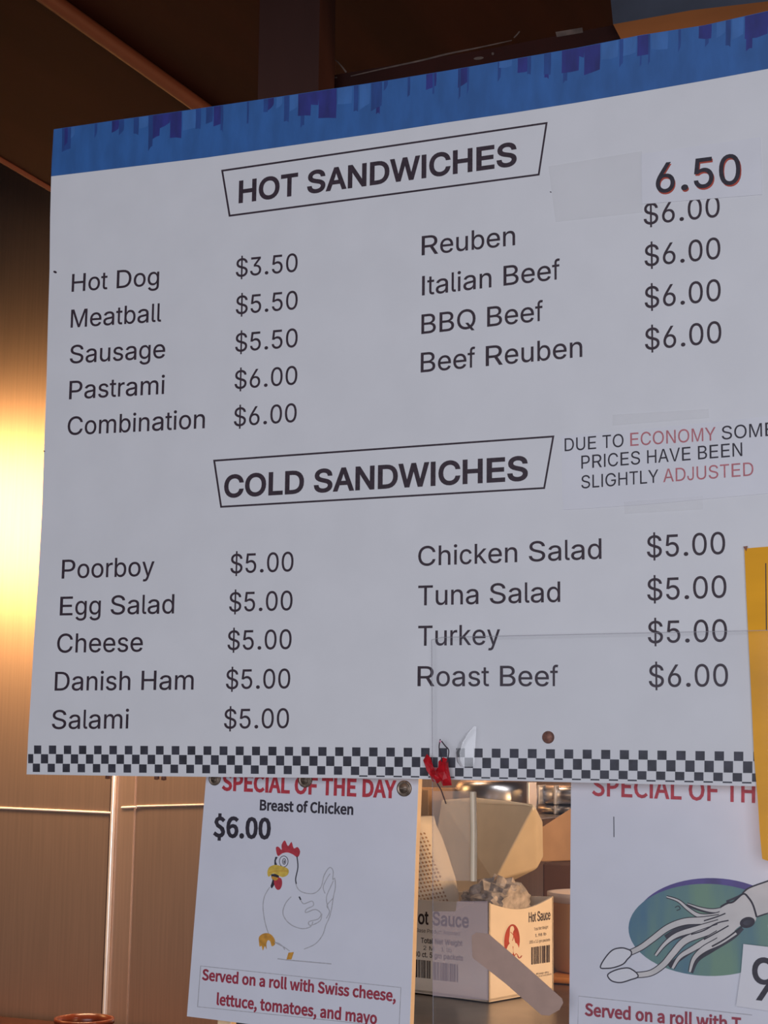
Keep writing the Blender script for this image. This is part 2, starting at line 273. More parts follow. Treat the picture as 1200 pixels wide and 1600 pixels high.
# ------------------------------------------------------------------ lettering: outlines per glyph
GLY = {
"s": {
 " ": [188],
 "$": [447,[202,-74,202,583,244,583,244,-74],[224,-9,172,-4,128,9,91,31,64,60,46,96,38,137,104,137,110,110,123,88,142,71,166,59,194,52,224,49,257,52,286,60,311,74,329,92,341,114,346,139,342,161,332,179,316,193,296,205,245,222,184,239,128,260,86,289,60,326,52,372,58,413,75,448,102,476,138,498,180,511,227,516,275,511,316,498,351,476,377,449,394,415,401,378,337,378,326,412,302,437,267,453,225,459,194,456,167,448,145,435,129,418,118,398,115,376,119,352,131,334,148,319,169,308,212,293,264,279,312,264,336,252,359,238,379,220,395,198,405,171,408,139,403,99,386,64,360,34,323,11,278,-4]],
 ",": [188,[38,-119,68,71,137,71,84,-119]],
 ".": [188,[95,-4,78,-1,63,9,53,24,50,41,53,59,63,73,78,83,95,87,113,83,128,73,138,59,141,41,138,24,128,9,113,-1]],
 "0": [453,[227,-7,174,1,130,24,95,62,69,113,53,178,48,254,53,330,69,395,95,447,130,484,174,508,227,516,279,508,323,484,358,447,384,395,400,330,405,254,400,178,384,113,359,62,323,24,279,1],[227,50,261,56,290,74,313,103,330,144,340,194,344,254,340,314,330,365,313,405,290,435,261,453,227,460,192,453,163,435,140,405,123,365,113,314,109,254,113,194,123,144,140,103,163,74,192,56]],
 "1": [453,[76,0,76,55,391,55,391,0],[276,509,276,0,212,0,212,448,209,448,86,358,86,427,198,509]],
 "2": [453,[64,0,64,47,282,282,299,305,311,327,318,348,320,371,317,397,308,419,293,436,273,449,250,457,224,460,196,457,172,447,153,433,139,413,130,390,127,362,66,362,71,405,86,442,111,473,143,496,182,511,225,516,268,511,306,497,337,474,361,445,376,411,381,372,378,345,371,318,357,290,336,259,267,180,153,60,153,57,389,57,389,0]],
 "3": [453,[218,-7,173,-3,133,10,98,30,70,57,52,91,44,132,109,132,115,107,126,87,144,71,165,59,191,52,219,50,248,53,275,61,297,74,315,93,325,116,329,145,326,172,316,196,299,217,275,234,242,244,201,248,157,248,157,299,288,448,288,452,70,452,70,509,372,509,372,461,211,278,211,289,264,288,308,276,344,253,371,222,387,186,393,145,387,103,370,66,344,36,309,12,266,-2]],
 "4": [453,[40,105,40,158,247,509,311,509,109,166,109,163,413,163,413,105],[282,0,282,318,343,318,343,0]],
 "5": [453,[221,-7,178,-2,140,11,108,32,83,60,66,93,60,130,122,130,127,108,138,89,154,73,173,60,196,52,221,50,250,53,276,64,298,82,314,104,324,131,328,162,324,193,314,221,297,244,275,262,248,273,218,277,192,275,167,268,145,258,128,246,67,253,96,509,366,509,366,452,151,452,134,301,136,301,155,315,178,325,203,331,229,334,263,330,294,321,321,306,345,285,364,260,379,231,388,199,391,163,385,117,369,76,343,41,309,15,268,-1]],
 "6": [453,[226,-7,182,-1,142,15,109,40,84,74,69,115,64,162,68,199,80,239,102,285,137,340,252,509,322,509,151,261,145,261,154,275,165,288,179,299,196,307,214,312,235,314,278,309,316,295,346,271,370,240,384,201,389,157,384,112,368,73,343,39,310,14,271,-2],[226,48,254,52,279,63,299,79,314,101,324,128,327,157,324,187,314,213,299,235,279,251,254,262,226,265,198,262,174,252,153,235,138,214,128,188,125,158,128,128,138,102,153,79,174,63,198,52]],
 "7": [453,[97,0,323,448,323,452,62,452,62,509,391,509,391,449,165,0]],
 "8": [453,[226,-7,178,-2,136,11,101,33,74,62,57,96,52,135,55,166,65,195,81,220,101,241,125,256,153,265,153,267,119,282,93,308,76,342,70,380,75,417,90,450,114,477,146,498,184,511,226,516,269,511,306,498,337,477,361,450,377,417,382,380,376,342,359,308,333,282,300,267,300,265,327,256,351,241,372,220,387,195,397,166,401,135,395,96,378,62,352,33,317,11,275,-2],[226,49,258,52,285,60,307,74,323,91,333,113,337,139,333,165,322,189,305,208,283,223,256,232,226,235,196,232,169,223,147,208,130,189,119,165,115,139,119,113,129,91,145,74,167,60,195,52],[226,290,252,292,274,300,293,313,307,330,316,351,319,376,316,399,308,420,294,437,275,449,252,457,226,460,200,457,177,449,159,437,145,420,136,399,133,376,136,351,145,330,159,313,178,300,201,292]],
 "9": [453,[226,516,271,510,310,494,343,468,368,434,384,393,389,347,385,309,373,270,350,224,315,168,200,0,130,0,301,248,307,248,299,234,287,221,273,210,257,202,238,196,218,195,175,199,137,214,106,237,83,269,68,307,64,352,69,397,85,436,110,469,143,494,182,510],[226,460,199,457,174,446,154,429,138,407,129,381,125,352,129,322,138,295,154,274,174,257,199,247,226,243,254,247,279,257,299,273,314,295,324,321,327,350,324,381,314,407,299,429,279,446,254,457]],
 "A": [480,[16,0,201,509,276,509,463,0,395,0,287,302,264,372,232,478,245,478,191,302,85,0],[110,142,110,199,370,199,370,142]],
 "B": [456,[60,0,60,509,241,509,289,504,329,491,359,469,381,442,394,410,398,374,395,344,387,320,373,301,356,286,336,275,315,267,315,262,339,257,363,245,385,227,402,203,414,173,418,136,413,100,400,67,377,39,344,18,301,4,247,0],[125,57,245,57,296,63,330,80,349,105,355,137,352,161,342,184,327,203,306,218,279,228,248,231,125,231],[125,285,238,285,265,288,288,296,308,309,323,326,333,348,336,372,330,403,313,429,283,446,240,452,125,452]],
 "C": [510,[267,-7,205,1,150,25,104,63,70,115,48,179,40,254,48,329,70,393,104,445,150,484,205,508,267,516,305,513,340,504,373,490,402,471,427,447,448,418,463,385,473,348,408,348,401,373,389,395,375,413,357,428,337,440,315,449,292,454,267,456,223,450,184,432,150,403,125,364,109,314,103,254,109,194,125,145,151,105,184,76,223,59,267,53,292,55,315,60,337,69,357,81,375,96,389,114,401,136,408,160,473,160,463,124,448,91,428,62,402,38,373,19,341,5,305,-4]],
 "D": [502,[219,0,96,0,96,57,215,57,272,63,318,81,354,110,379,149,394,198,399,255,394,312,379,361,354,399,320,428,275,446,221,452,93,452,93,509,225,509,294,501,353,478,399,441,433,391,455,329,462,255,455,181,433,119,398,68,351,31,291,8],[125,509,125,0,60,0,60,509]],
 "E": [419,[60,0,60,509,372,509,372,452,125,452,125,286,355,286,355,229,125,229,125,57,375,57,375,0]],
 "F": [410,[60,0,60,509,369,509,369,452,125,452,125,278,346,278,346,221,125,221,125,0]],
 "G": [520,[269,-7,205,1,149,25,104,64,69,116,47,179,40,254,47,329,69,393,103,445,149,484,203,508,265,516,304,513,340,504,374,489,403,469,429,445,449,416,465,384,474,349,408,349,399,372,387,393,373,411,356,427,337,439,315,448,291,454,265,456,222,450,183,432,150,404,125,364,109,314,103,254,109,194,125,145,151,105,184,76,224,59,269,53,309,57,345,71,374,93,396,123,410,160,415,202,434,199,283,199,283,256,478,256,478,200,471,141,451,91,419,50,377,19,326,0]],
 "H": [517,[60,0,60,509,125,509,125,289,392,289,392,509,457,509,457,0,392,0,392,232,125,232,125,0]],
 "I": [198,[66,0,132,0,132,509,66,509]],
 "J": [396,[185,-7,124,3,75,33,44,81,33,145,33,173,98,173,98,145,104,104,122,74,149,56,185,50,220,56,248,74,266,104,272,145,272,509,336,509,336,145,326,81,294,33,246,3]],
 "K": [467,[104,145,104,216,174,303,364,509,448,509,231,276,228,276],[60,0,60,509,125,509,125,0],[372,0,188,259,228,309,449,0]],
 "L": [393,[60,0,60,509,125,509,125,57,361,57,361,0]],
 "M": [628,[60,0,60,509,152,509,287,159,322,49,307,49,352,187,476,509,568,509,568,0,504,0,507,457,513,457,456,291,342,0,286,0,159,321,112,457,119,457,122,291,122,0]],
 "N": [523,[60,0,60,509,136,509,363,151,388,107,414,55,405,54,399,157,399,509,463,509,463,0,387,0,177,331,108,452,119,454,125,291,125,0]],
 "O": [533,[267,-7,205,1,150,25,105,63,70,115,48,179,40,254,48,329,70,393,105,445,150,484,205,508,267,516,329,508,384,484,429,445,464,393,486,329,493,254,486,179,464,115,429,63,384,25,329,1],[267,53,310,59,349,76,383,105,408,144,425,194,430,254,425,314,408,365,383,404,349,433,310,450,267,456,223,450,184,433,151,404,125,364,109,314,103,254,109,194,125,144,151,105,184,76,223,59]],
 "P": [445,[60,0,60,509,235,509,289,503,332,487,366,462,390,430,404,391,409,348,404,304,390,265,366,233,332,207,289,191,235,186,109,186,109,242,233,242,269,246,297,256,318,272,333,294,342,319,344,348,342,376,333,402,318,423,297,439,268,449,232,452,125,452,125,0]],
 "Q": [533,[245,159,313,159,468,-48,401,-48],[267,-7,205,1,150,25,105,63,70,115,48,179,40,254,48,329,70,393,105,445,150,484,205,508,267,516,329,508,384,484,429,445,464,393,486,329,493,254,486,179,464,115,429,63,384,25,329,1],[267,53,310,59,349,76,383,105,408,144,425,194,430,254,425,314,408,365,383,404,349,433,310,450,267,456,223,450,184,433,151,404,125,364,109,314,103,254,109,194,125,144,151,105,184,76,223,59]],
 "R": [449,[60,0,60,509,236,509,290,504,333,489,367,465,390,433,405,395,409,352,405,309,390,271,367,240,333,217,289,203,236,198,96,198,96,255,234,255,269,258,298,267,319,281,334,300,342,324,345,352,342,380,334,405,319,425,298,440,269,449,233,452,125,452,125,0],[353,0,230,229,303,229,428,0]],
 "S": [447,[224,-9,172,-4,128,9,91,31,64,60,46,96,38,137,104,137,110,110,123,88,142,71,166,59,194,52,224,49,257,52,286,60,311,74,329,92,341,114,346,139,342,161,332,179,316,193,296,205,245,222,184,239,128,260,86,289,60,326,52,372,58,413,75,448,102,476,138,498,180,511,227,516,275,511,316,498,351,476,377,449,394,415,401,378,337,378,326,412,302,437,267,453,225,459,194,456,167,448,145,435,129,418,118,398,115,376,119,352,131,334,148,319,169,308,212,293,264,279,312,264,336,252,359,238,379,220,395,198,405,171,408,139,403,99,386,64,360,34,323,11,278,-4]],
 "T": [449,[32,452,32,509,417,509,417,452,257,452,257,0,193,0,193,452]],
 "U": [517,[259,-8,203,-2,154,15,114,43,85,80,66,124,60,173,60,509,124,509,124,178,128,144,141,113,160,87,187,68,220,56,259,52,298,56,331,68,357,87,377,113,389,144,393,178,393,509,457,509,457,173,451,124,433,80,403,43,363,15,315,-2]],
 "V": [480,[204,0,16,509,84,509,192,206,248,31,235,31,267,138,395,509,463,509,278,0]],
 "W": [686,[155,0,16,509,82,509,187,94,197,40,189,40,211,145,306,509,380,509,462,196,486,94,497,40,488,40,510,145,603,509,670,509,530,0,455,0,368,323,351,391,336,475,350,475,335,395,318,323,230,0]],
 "X": [474,[18,0,217,284,217,236,29,509,104,509,204,361,243,292,232,292,252,329,298,400,374,509,446,509,259,239,259,287,456,0,382,0,268,165,230,231,244,231,225,196,182,129,91,0]],
 "Y": [472,[203,0,203,208,16,509,91,509,192,344,222,292,250,230,224,230,251,293,280,344,381,509,455,509,268,208,268,0]],
 "Z": [438,[42,0,42,46,273,385,306,431,341,476,348,454,223,452,40,452,40,509,397,509,397,462,169,129,97,33,90,54,152,57,399,57,399,0]],
 "a": [389,[160,-9,126,-5,94,5,68,22,48,45,35,73,30,108,34,138,43,161,58,179,78,193,100,203,125,211,178,220,252,230,265,235,273,243,276,257,273,279,267,297,256,311,240,322,220,329,196,331,171,329,149,322,132,313,118,301,107,288,100,274,41,291,57,322,79,346,104,364,133,375,163,382,194,384,239,379,263,372,286,360,306,343,322,320,333,290,337,251,337,0,277,0,277,52,272,52,252,25,236,12,215,1,190,-6],[170,45,202,49,228,59,248,74,263,93,272,115,276,138,276,190,259,182,200,171,175,168,134,159,117,150,103,139,95,124,92,105,94,87,102,72,114,61,130,52,149,47]],
 "b": [424,[229,-8,198,-5,172,4,153,17,138,31,118,59,112,59,112,0,53,0,53,509,114,509,114,319,118,319,137,346,152,360,171,373,197,381,229,384,274,378,313,361,345,332,370,293,385,245,390,189,385,133,370,84,346,45,313,16,274,-2],[220,47,253,51,279,66,301,88,316,117,325,151,328,189,325,227,316,261,301,290,280,311,253,325,220,330,188,325,161,312,140,291,125,263,116,229,113,189,116,150,125,115,140,86,162,65,188,51]],
 "c": [396,[207,-8,159,-2,117,16,82,46,56,85,40,133,34,187,40,243,56,291,82,330,117,360,159,378,207,384,234,383,260,377,284,368,305,356,324,341,340,322,353,301,362,277,303,262,290,289,270,311,242,325,207,330,173,325,145,310,124,287,108,258,99,224,96,187,99,151,108,117,124,89,145,66,173,51,207,46,243,52,271,66,292,89,304,117,363,102,354,78,341,56,325,37,306,21,285,9,261,-1,235,-6]],
 "d": [424,[195,-8,151,-2,111,16,79,45,55,84,39,133,34,189,39,245,55,293,79,332,112,361,151,378,196,384,228,381,253,373,272,360,287,346,306,319,311,319,311,509,372,509,372,0,313,0,313,59,307,59,287,31,272,17,252,4,227,-5],[205,47,236,51,263,65,284,86,299,115,309,150,312,189,309,229,300,263,284,291,263,312,237,325,205,330,172,325,145,311,124,290,108,261,99,227,96,189,99,151,109,117,124,88,145,66,172,51]],
 "e": [404,[212,-8,161,-2,117,16,82,46,56,85,40,132,34,187,39,242,55,290,81,329,115,359,157,378,205,384,236,382,266,374,294,361,319,341,341,315,357,282,368,242,371,194,371,169,75,169,75,221,338,221,310,202,307,237,298,269,283,294,263,314,237,326,205,330,173,326,146,313,125,294,109,270,99,241,96,211,96,178,100,139,110,106,128,80,151,61,179,50,212,46,234,48,254,53,271,61,285,73,297,88,306,105,365,91,353,63,335,39,311,19,283,4,249,-5]],
 "f": [254,[228,379,228,327,6,327,6,379],[81,0,81,432,84,461,96,486,113,505,135,519,161,527,187,530,222,527,243,521,227,468,215,472,195,474,171,470,154,460,145,443,142,419,142,0]],
 "g": [425,[207,-151,168,-148,134,-140,105,-127,82,-110,64,-91,51,-69,101,-41,122,-66,136,-78,154,-88,178,-95,207,-97,249,-92,282,-75,304,-47,311,-6,311,68,306,68,287,41,272,28,252,16,227,8,195,5,152,10,113,27,80,53,55,90,39,136,34,191,39,246,55,293,80,332,112,361,152,378,196,384,228,382,253,373,273,360,288,346,308,319,313,319,313,379,372,379,372,-9,367,-54,350,-90,324,-117,291,-136,251,-147],[205,59,237,63,264,75,285,95,300,121,309,154,312,193,309,231,300,264,285,291,264,312,237,325,205,330,172,325,145,312,124,290,109,262,99,229,96,193,99,155,109,123,124,96,145,76,172,63]],
 "h": [410,[114,227,114,0,53,0,53,509,114,509,114,287,102,287,124,332,152,362,187,379,227,384,264,380,295,369,321,349,341,321,353,285,357,240,357,0,296,0,296,235,290,275,273,304,246,323,210,329,184,326,161,317,141,303,126,283,117,257]],
 "i": [167,[53,0,53,379,114,379,114,0],[84,443,67,446,54,455,44,468,41,483,44,499,54,512,67,521,84,524,100,521,114,512,123,499,126,483,123,468,114,455,100,446]],
 "j": [167,[53,379,114,379,114,-30,111,-63,102,-90,86,-113,65,-129,37,-139,4,-143,-10,-143,-10,-87,2,-87,25,-83,40,-72,50,-54,53,-29],[83,443,67,446,53,455,44,468,41,483,44,499,53,512,67,521,83,524,100,521,114,512,123,499,126,483,123,468,114,455,100,446]],
 "k": [381,[110,137,110,212,121,212,284,379,360,379,184,199,177,199],[53,0,53,509,114,509,114,0],[294,0,148,186,191,229,372,0]],
 "l": [189,[139,-2,101,3,74,20,58,47,53,84,53,509,114,509,115,77,120,62,130,54,146,52,170,54,181,3,162,-1]],
 "m": [610,[53,0,53,379,112,379,112,295,108,295,118,323,132,346,151,363,172,376,195,384,219,386,257,380,287,361,309,331,321,295,312,295,322,321,337,343,357,361,381,375,407,383,437,386,468,383,497,372,522,354,541,328,553,296,557,255,557,0,496,0,496,254,490,289,473,313,447,326,419,330,395,328,374,320,358,307,345,290,338,270,335,247,335,0,274,0,274,260,269,288,253,311,229,326,199,330,178,328,158,320,140,307,126,289,117,266,114,238,114,0]],
 "n": [410,[114,227,114,0,53,0,53,379,112,379,112,287,102,287,124,332,152,362,187,379,227,384,264,380,295,369,321,349,341,321,353,285,357,240,357,0,296,0,296,235,290,275,273,304,246,323,210,329,184,326,161,317,141,303,126,283,117,257]],
 "o": [415,[207,-8,159,-2,117,16,82,46,56,85,40,133,34,187,40,243,56,291,82,330,117,360,159,378,207,384,256,378,299,360,333,330,359,291,376,243,381,187,376,133,359,85,333,46,299,16,256,-2],[207,46,242,51,270,66,292,89,307,117,316,151,319,187,316,224,307,258,292,287,270,310,242,325,207,330,173,325,145,310,124,287,108,258,99,224,96,187,99,151,108,117,124,89,145,66,173,51]],
 "p": [424,[53,-143,53,379,112,379,112,319,118,319,137,346,152,360,171,373,197,381,229,384,274,378,313,361,345,332,370,293,385,245,390,189,385,133,370,84,346,45,313,16,274,-2,229,-8,198,-5,173,4,153,17,138,31,118,59,114,59,114,-143],[220,47,253,51,279,66,301,88,316,117,325,151,328,189,325,227,316,261,301,290,280,311,253,325,220,330,188,325,161,312,140,291,125,263,116,229,113,189,116,150,125,115,140,86,162,65,188,51]],
 "r": [259,[53,0,53,379,112,379,112,321,115,321,130,347,152,367,181,380,213,385,243,384,243,322,207,326,182,323,159,315,140,301,126,284,117,262,114,237,114,0]],
 "s": [365,[182,-8,145,-5,112,3,84,18,62,38,45,63,36,94,94,107,105,79,124,60,150,49,181,45,217,50,244,62,262,81,268,103,265,121,254,136,237,147,212,155,149,170,104,186,72,208,53,237,47,274,51,305,65,332,87,354,115,370,149,381,187,384,223,381,254,372,279,358,299,339,314,316,324,290,268,277,258,298,243,316,219,328,187,333,156,329,131,317,114,299,109,277,112,258,124,243,144,232,172,223,229,209,275,194,306,171,325,142,331,107,326,75,312,47,290,24,260,6,223,-5]],
 "t": [227,[204,379,204,327,6,327,6,379],[65,471,126,471,126,98,128,76,136,61,150,53,170,50,202,54,213,2,192,-3,168,-4,125,2,92,21,72,52,65,93]],
 "u": [410,[182,-5,146,-1,115,11,89,31,69,59,57,95,53,139,53,379,114,379,114,144,119,105,137,75,164,56,200,50,226,53,249,62,268,77,283,97,293,122,296,153,296,379,357,379,357,0,298,0,298,92,307,92,286,47,257,17,222,0]],
 "v": [389,[163,0,17,379,84,379,165,155,187,87,206,21,184,21,224,155,305,379,371,379,226,0]],
 "w": [567,[138,0,23,379,87,379,154,137,175,41,165,41,186,135,206,214,252,379,316,379,362,214,382,136,402,41,391,41,413,135,480,379,545,379,429,0,368,0,305,225,277,338,291,338,263,225,199,0]],
 "x": [379,[21,0,171,218,171,171,29,379,100,379,147,306,207,206,175,206,233,306,282,379,352,379,209,169,209,214,358,0,287,0,231,85,173,182,205,182,148,85,91,0]],
 "y": [389,[47,-139,61,-86,88,-90,104,-89,118,-84,130,-74,141,-58,151,-36,163,-1,17,379,84,379,165,155,187,87,206,21,184,21,202,87,224,155,305,379,371,379,204,-58,191,-85,177,-107,159,-124,139,-136,117,-143,91,-145,65,-143]],
},
"c": {
 "$": [194,[87,-43,110,-43,110,-4,142,8,163,31,171,64,154,111,116,137,78,158,61,190,72,217,101,228,127,222,148,206,166,224,142,244,110,254,110,293,87,293,87,253,46,232,30,188,59,136,111,106,140,62,129,33,96,22,63,30,35,48,20,26,50,6,87,-4]],
 ",": [97,[26,-67,64,-38,77,7,70,34,50,44,33,38,26,22,33,5,50,-1,54,0,44,-28,19,-48]],
 ".": [97,[49,-5,65,2,72,20,65,37,49,44,32,37,26,20,32,2]],
 "0": [194,[97,-5,140,10,167,55,177,129,167,203,140,247,97,261,55,247,27,203,18,129,27,55,55,10],[97,21,72,33,55,68,48,129,55,190,72,225,97,236,123,225,140,190,146,129,140,68,123,33]],
 "6": [194,[105,-5,142,6,169,35,179,79,170,124,146,150,108,159,77,151,50,129,60,191,83,225,116,235,138,230,157,215,175,235,149,254,114,261,79,254,48,230,27,187,20,123,31,52,61,10],[50,103,77,128,103,136,128,129,144,109,149,79,136,37,105,21,78,30,59,58]],
 "A": [213,[1,0,34,0,59,78,153,78,177,0,211,0,124,257,88,257],[67,104,106,230,132,144,145,104]],
 "B": [230,[35,0,117,0,168,8,202,33,214,75,200,117,162,138,190,159,200,194,188,230,157,250,111,257,35,257],[68,148,68,231,107,231,141,227,161,214,168,190,161,167,141,153,106,148],[68,26,68,123,112,123,151,118,174,102,182,76,174,48,150,31,112,26]],
 "C": [223,[132,-5,176,5,211,32,193,53,166,32,133,24,91,37,63,73,54,129,64,185,92,220,134,233,164,226,187,209,204,230,175,252,134,261,76,245,35,200,20,128,35,57,75,11]],
 "D": [241,[35,0,101,0,152,9,190,34,212,75,220,129,212,184,189,224,152,248,99,257,35,257],[68,27,68,230,97,230,147,219,177,184,187,129,177,74,147,39,97,27]],
 "E": [206,[35,0,187,0,187,28,68,28,68,121,165,121,165,149,68,149,68,229,183,229,183,257,35,257]],
 "F": [193,[35,0,68,0,68,115,166,115,166,143,68,143,68,229,183,229,183,257,35,257]],
 "G": [241,[136,-5,182,4,215,25,215,133,131,133,131,106,186,106,186,39,165,28,139,24,93,37,64,73,54,129,64,185,94,220,139,233,171,226,194,209,212,230,183,251,138,261,91,252,54,226,29,184,20,128,29,72,53,31,90,4]],
 "H": [255,[35,0,68,0,68,121,187,121,187,0,220,0,220,257,187,257,187,149,68,149,68,257,35,257]],
 "I": [103,[35,0,68,0,68,257,35,257]],
 "L": [190,[35,0,180,0,180,28,68,28,68,257,35,257]],
 "N": [253,[35,0,66,0,66,135,63,215,91,162,185,0,218,0,218,257,187,257,187,123,192,42,190,42,162,95,68,257,35,257]],
 "O": [260,[130,-5,187,12,225,58,239,129,225,200,187,245,130,261,73,245,34,200,20,129,34,58,73,12],[130,24,90,37,63,73,54,129,63,185,90,220,130,233,170,220,197,185,206,129,197,73,170,37]],
 "P": [222,[35,0,68,0,68,102,110,102,160,111,192,137,204,181,192,226,159,250,109,257,35,257],[68,129,68,230,104,230,142,226,165,211,172,181,165,151,143,134,106,129]],
 "S": [209,[106,-5,153,5,183,31,194,68,178,112,141,137,104,153,75,168,62,196,75,223,110,233,142,226,168,209,185,230,152,252,110,261,68,252,39,228,29,193,46,150,81,127,118,111,148,94,161,65,146,35,107,24,68,33,36,56,17,33,56,6]],
 "T": [210,[89,0,121,0,121,229,199,229,199,257,11,257,11,229,89,229]],
 "Y": [186,[77,0,109,0,109,99,186,257,153,257,94,128,92,128,34,257,0,257,77,99]],
 "a": [197,[76,-5,109,3,140,23,143,0,169,0,169,117,162,158,141,185,103,195,61,187,29,170,41,148,67,162,98,168,122,161,134,144,137,120,71,107,33,84,21,49,28,20,47,2],[85,21,61,28,51,51,59,73,87,89,137,99,137,46,111,28]],
 "b": [216,[116,-5,157,8,187,42,199,98,190,149,164,183,123,195,92,187,63,168,64,279,32,279,32,0,58,0,62,20,89,2],[111,22,89,27,64,42,64,142,90,161,115,168,144,159,160,135,165,98,158,57,139,31]],
 "c": [179,[107,-5,140,2,169,19,155,41,134,28,110,22,79,31,59,57,51,95,59,133,80,159,111,168,131,164,149,152,165,173,142,188,110,195,64,183,31,149,18,95,30,41,62,7]],
 "d": [217,[97,-5,129,3,156,22,159,0,185,0,185,279,153,279,154,173,130,189,101,195,60,183,30,148,19,95,28,41,55,7],[104,22,76,31,58,56,51,95,59,133,79,159,106,168,130,163,153,148,153,48,129,29]],
 "e": [194,[109,-5,144,1,172,15,160,36,138,25,113,21,81,29,59,52,50,88,178,88,179,106,170,153,145,184,103,195,62,183,31,148,18,95,31,41,63,7],[49,110,68,154,104,169,129,163,146,143,151,110]],
 "f": [114,[12,164,37,164,37,0,69,0,69,164,110,164,110,190,69,190,69,220,76,248,96,258,118,252,125,277,110,282,93,283,62,276,43,254,37,221,37,190,12,188]],
 "g": [197,[96,-88,147,-78,181,-54,193,-22,185,4,163,19,126,23,89,23,63,29,56,44,59,57,68,67,82,62,96,60,131,68,156,91,166,126,161,149,150,166,189,166,189,190,123,190,96,195,61,187,35,163,25,127,33,97,50,75,35,60,29,39,34,20,46,8,46,6,25,-13,18,-37,28,-64,55,-82],[96,82,68,94,56,127,68,160,96,172,125,160,137,127,125,94],[101,-65,60,-56,46,-32,50,-16,65,0,90,-3,123,-3,151,-8,161,-27,145,-54]],
 "h": [213,[32,0,64,0,64,138,90,160,116,167,144,155,152,116,152,0,184,0,184,120,178,161,159,186,126,195,91,186,63,163,64,279,32,279]],
 "i": [96,[32,0,64,0,64,190,32,190],[48,229,64,235,70,251,64,266,48,271,33,266,27,251,33,235]],
 "k": [193,[32,0,64,0,64,50,99,92,155,0,190,0,118,113,181,190,146,190,64,90,64,279,32,279]],
 "l": [99,[66,-5,84,-2,80,23,73,22,67,25,64,36,64,279,32,279,32,38,40,7]],
 "m": [324,[32,0,64,0,64,138,89,160,112,167,139,155,147,116,147,0,179,0,179,138,204,160,227,167,254,155,263,116,263,0,294,0,294,120,288,161,269,186,237,195,204,185,174,159,156,185,121,195,90,186,62,162,58,190,32,190]],
 "n": [214,[32,0,64,0,64,138,90,160,116,167,144,155,152,116,152,0,184,0,184,120,178,161,159,186,126,195,91,186,62,162,58,190,32,190]],
 "o": [212,[106,-5,150,7,182,41,194,95,182,149,150,183,106,195,63,183,31,149,18,95,31,41,63,7],[106,22,77,31,58,57,51,95,58,133,77,159,106,168,135,159,154,133,161,95,154,57,135,31]],
 "p": [217,[32,-80,64,-80,63,18,90,1,116,-5,157,8,187,42,199,98,190,149,164,183,123,195,91,187,62,168,58,190,32,190],[111,22,89,27,64,42,64,142,91,161,115,168,144,159,160,135,165,98,158,57,139,31]],
 "r": [136,[32,0,64,0,64,122,87,156,112,166,131,163,137,191,116,195,86,184,62,155,58,190,32,190]],
 "s": [164,[82,-5,120,3,143,24,151,52,142,81,120,98,65,122,52,143,61,162,88,170,111,165,131,153,146,173,120,189,87,195,52,188,29,168,22,141,39,105,107,72,120,50,111,29,83,20,53,27,27,43,11,22,43,3]],
 "t": [132,[92,-5,127,2,121,27,99,21,76,31,70,58,70,164,121,164,121,190,70,190,70,244,43,244,40,190,9,188,9,164,38,164,38,59,43,25,60,3]],
 "u": [213,[88,-5,122,5,152,30,154,0,181,0,181,190,149,190,149,55,124,31,97,23,70,35,62,74,62,190,29,190,29,70,36,29,55,4]],
 "v": [182,[73,0,111,0,178,190,146,190,110,82,93,26,91,26,74,82,38,190,5,190]],
 "w": [281,[62,0,99,0,139,157,141,157,181,0,220,0,272,190,241,190,213,80,202,27,200,27,157,190,126,190,82,27,42,190,9,190]],
 "x": [174,[5,0,39,0,85,78,134,0,169,0,106,96,164,190,131,190,91,117,89,117,45,190,10,190,68,99]],
 "y": [182,[35,-82,68,-73,91,-50,106,-16,178,190,147,190,112,85,97,31,95,31,38,190,5,190,81,0,77,-15,60,-44,34,-56,19,-53,13,-78]],
},
}
ADV = dict(zip("ABCDEFGHIJKLMNOPQRSTUVWXYZ", (667,667,722,722,667,611,778,722,278,500,667,556,833,722,778,667,778,722,667,611,722,667,944,667,667,611)))
ADV.update(dict(zip("abcdefghijklmnopqrstuvwxyz", (556,556,500,556,556,278,556,556,222,222,500,222,833,556,556,556,556,333,500,278,556,500,722,500,500,500))))
ADV.update({c: 556 for c in "0123456789$"}); ADV.update({'.': 278, ' ': 278, ',': 278})
CAP = {'s': 509.0, 'c': 257.0}
def grow(p, d):
    """push every corner outwards by d (holes shrink, since they run the other way round)"""
    if not d: return p
    out = []; n = len(p)
    for i in range(n):
        a, b, c = Vector(p[i-1]), Vector(p[i]), Vector(p[(i+1) % n])
        u = (b-a).normalized(); v = (c-b).normalized()
        nu = Vector((u.y, -u.x)); nv = Vector((v.y, -v.x)); m = nu+nv
        l = m.length
        if l < 0.3: m = nu; k = 1
        else: m = m/l; k = min(1.6, 1/max(0.35, m.dot(nu)))
        out.append((b.x+m.x*d*k, b.y+m.y*d*k))
    return out
def winding(x, y, polys):
    w = 0
    for p in polys:
        n = len(p)
        for i in range(n):
            x1, y1 = p[i]; x2, y2 = p[(i+1) % n]
            if (y1 <= y) != (y2 <= y):
                c = (x2-x1)*(y-y1)-(x-x1)*(y2-y1)
                if y1 <= y and c > 0: w += 1
                elif y1 > y and c < 0: w -= 1
    return w
GC = {}
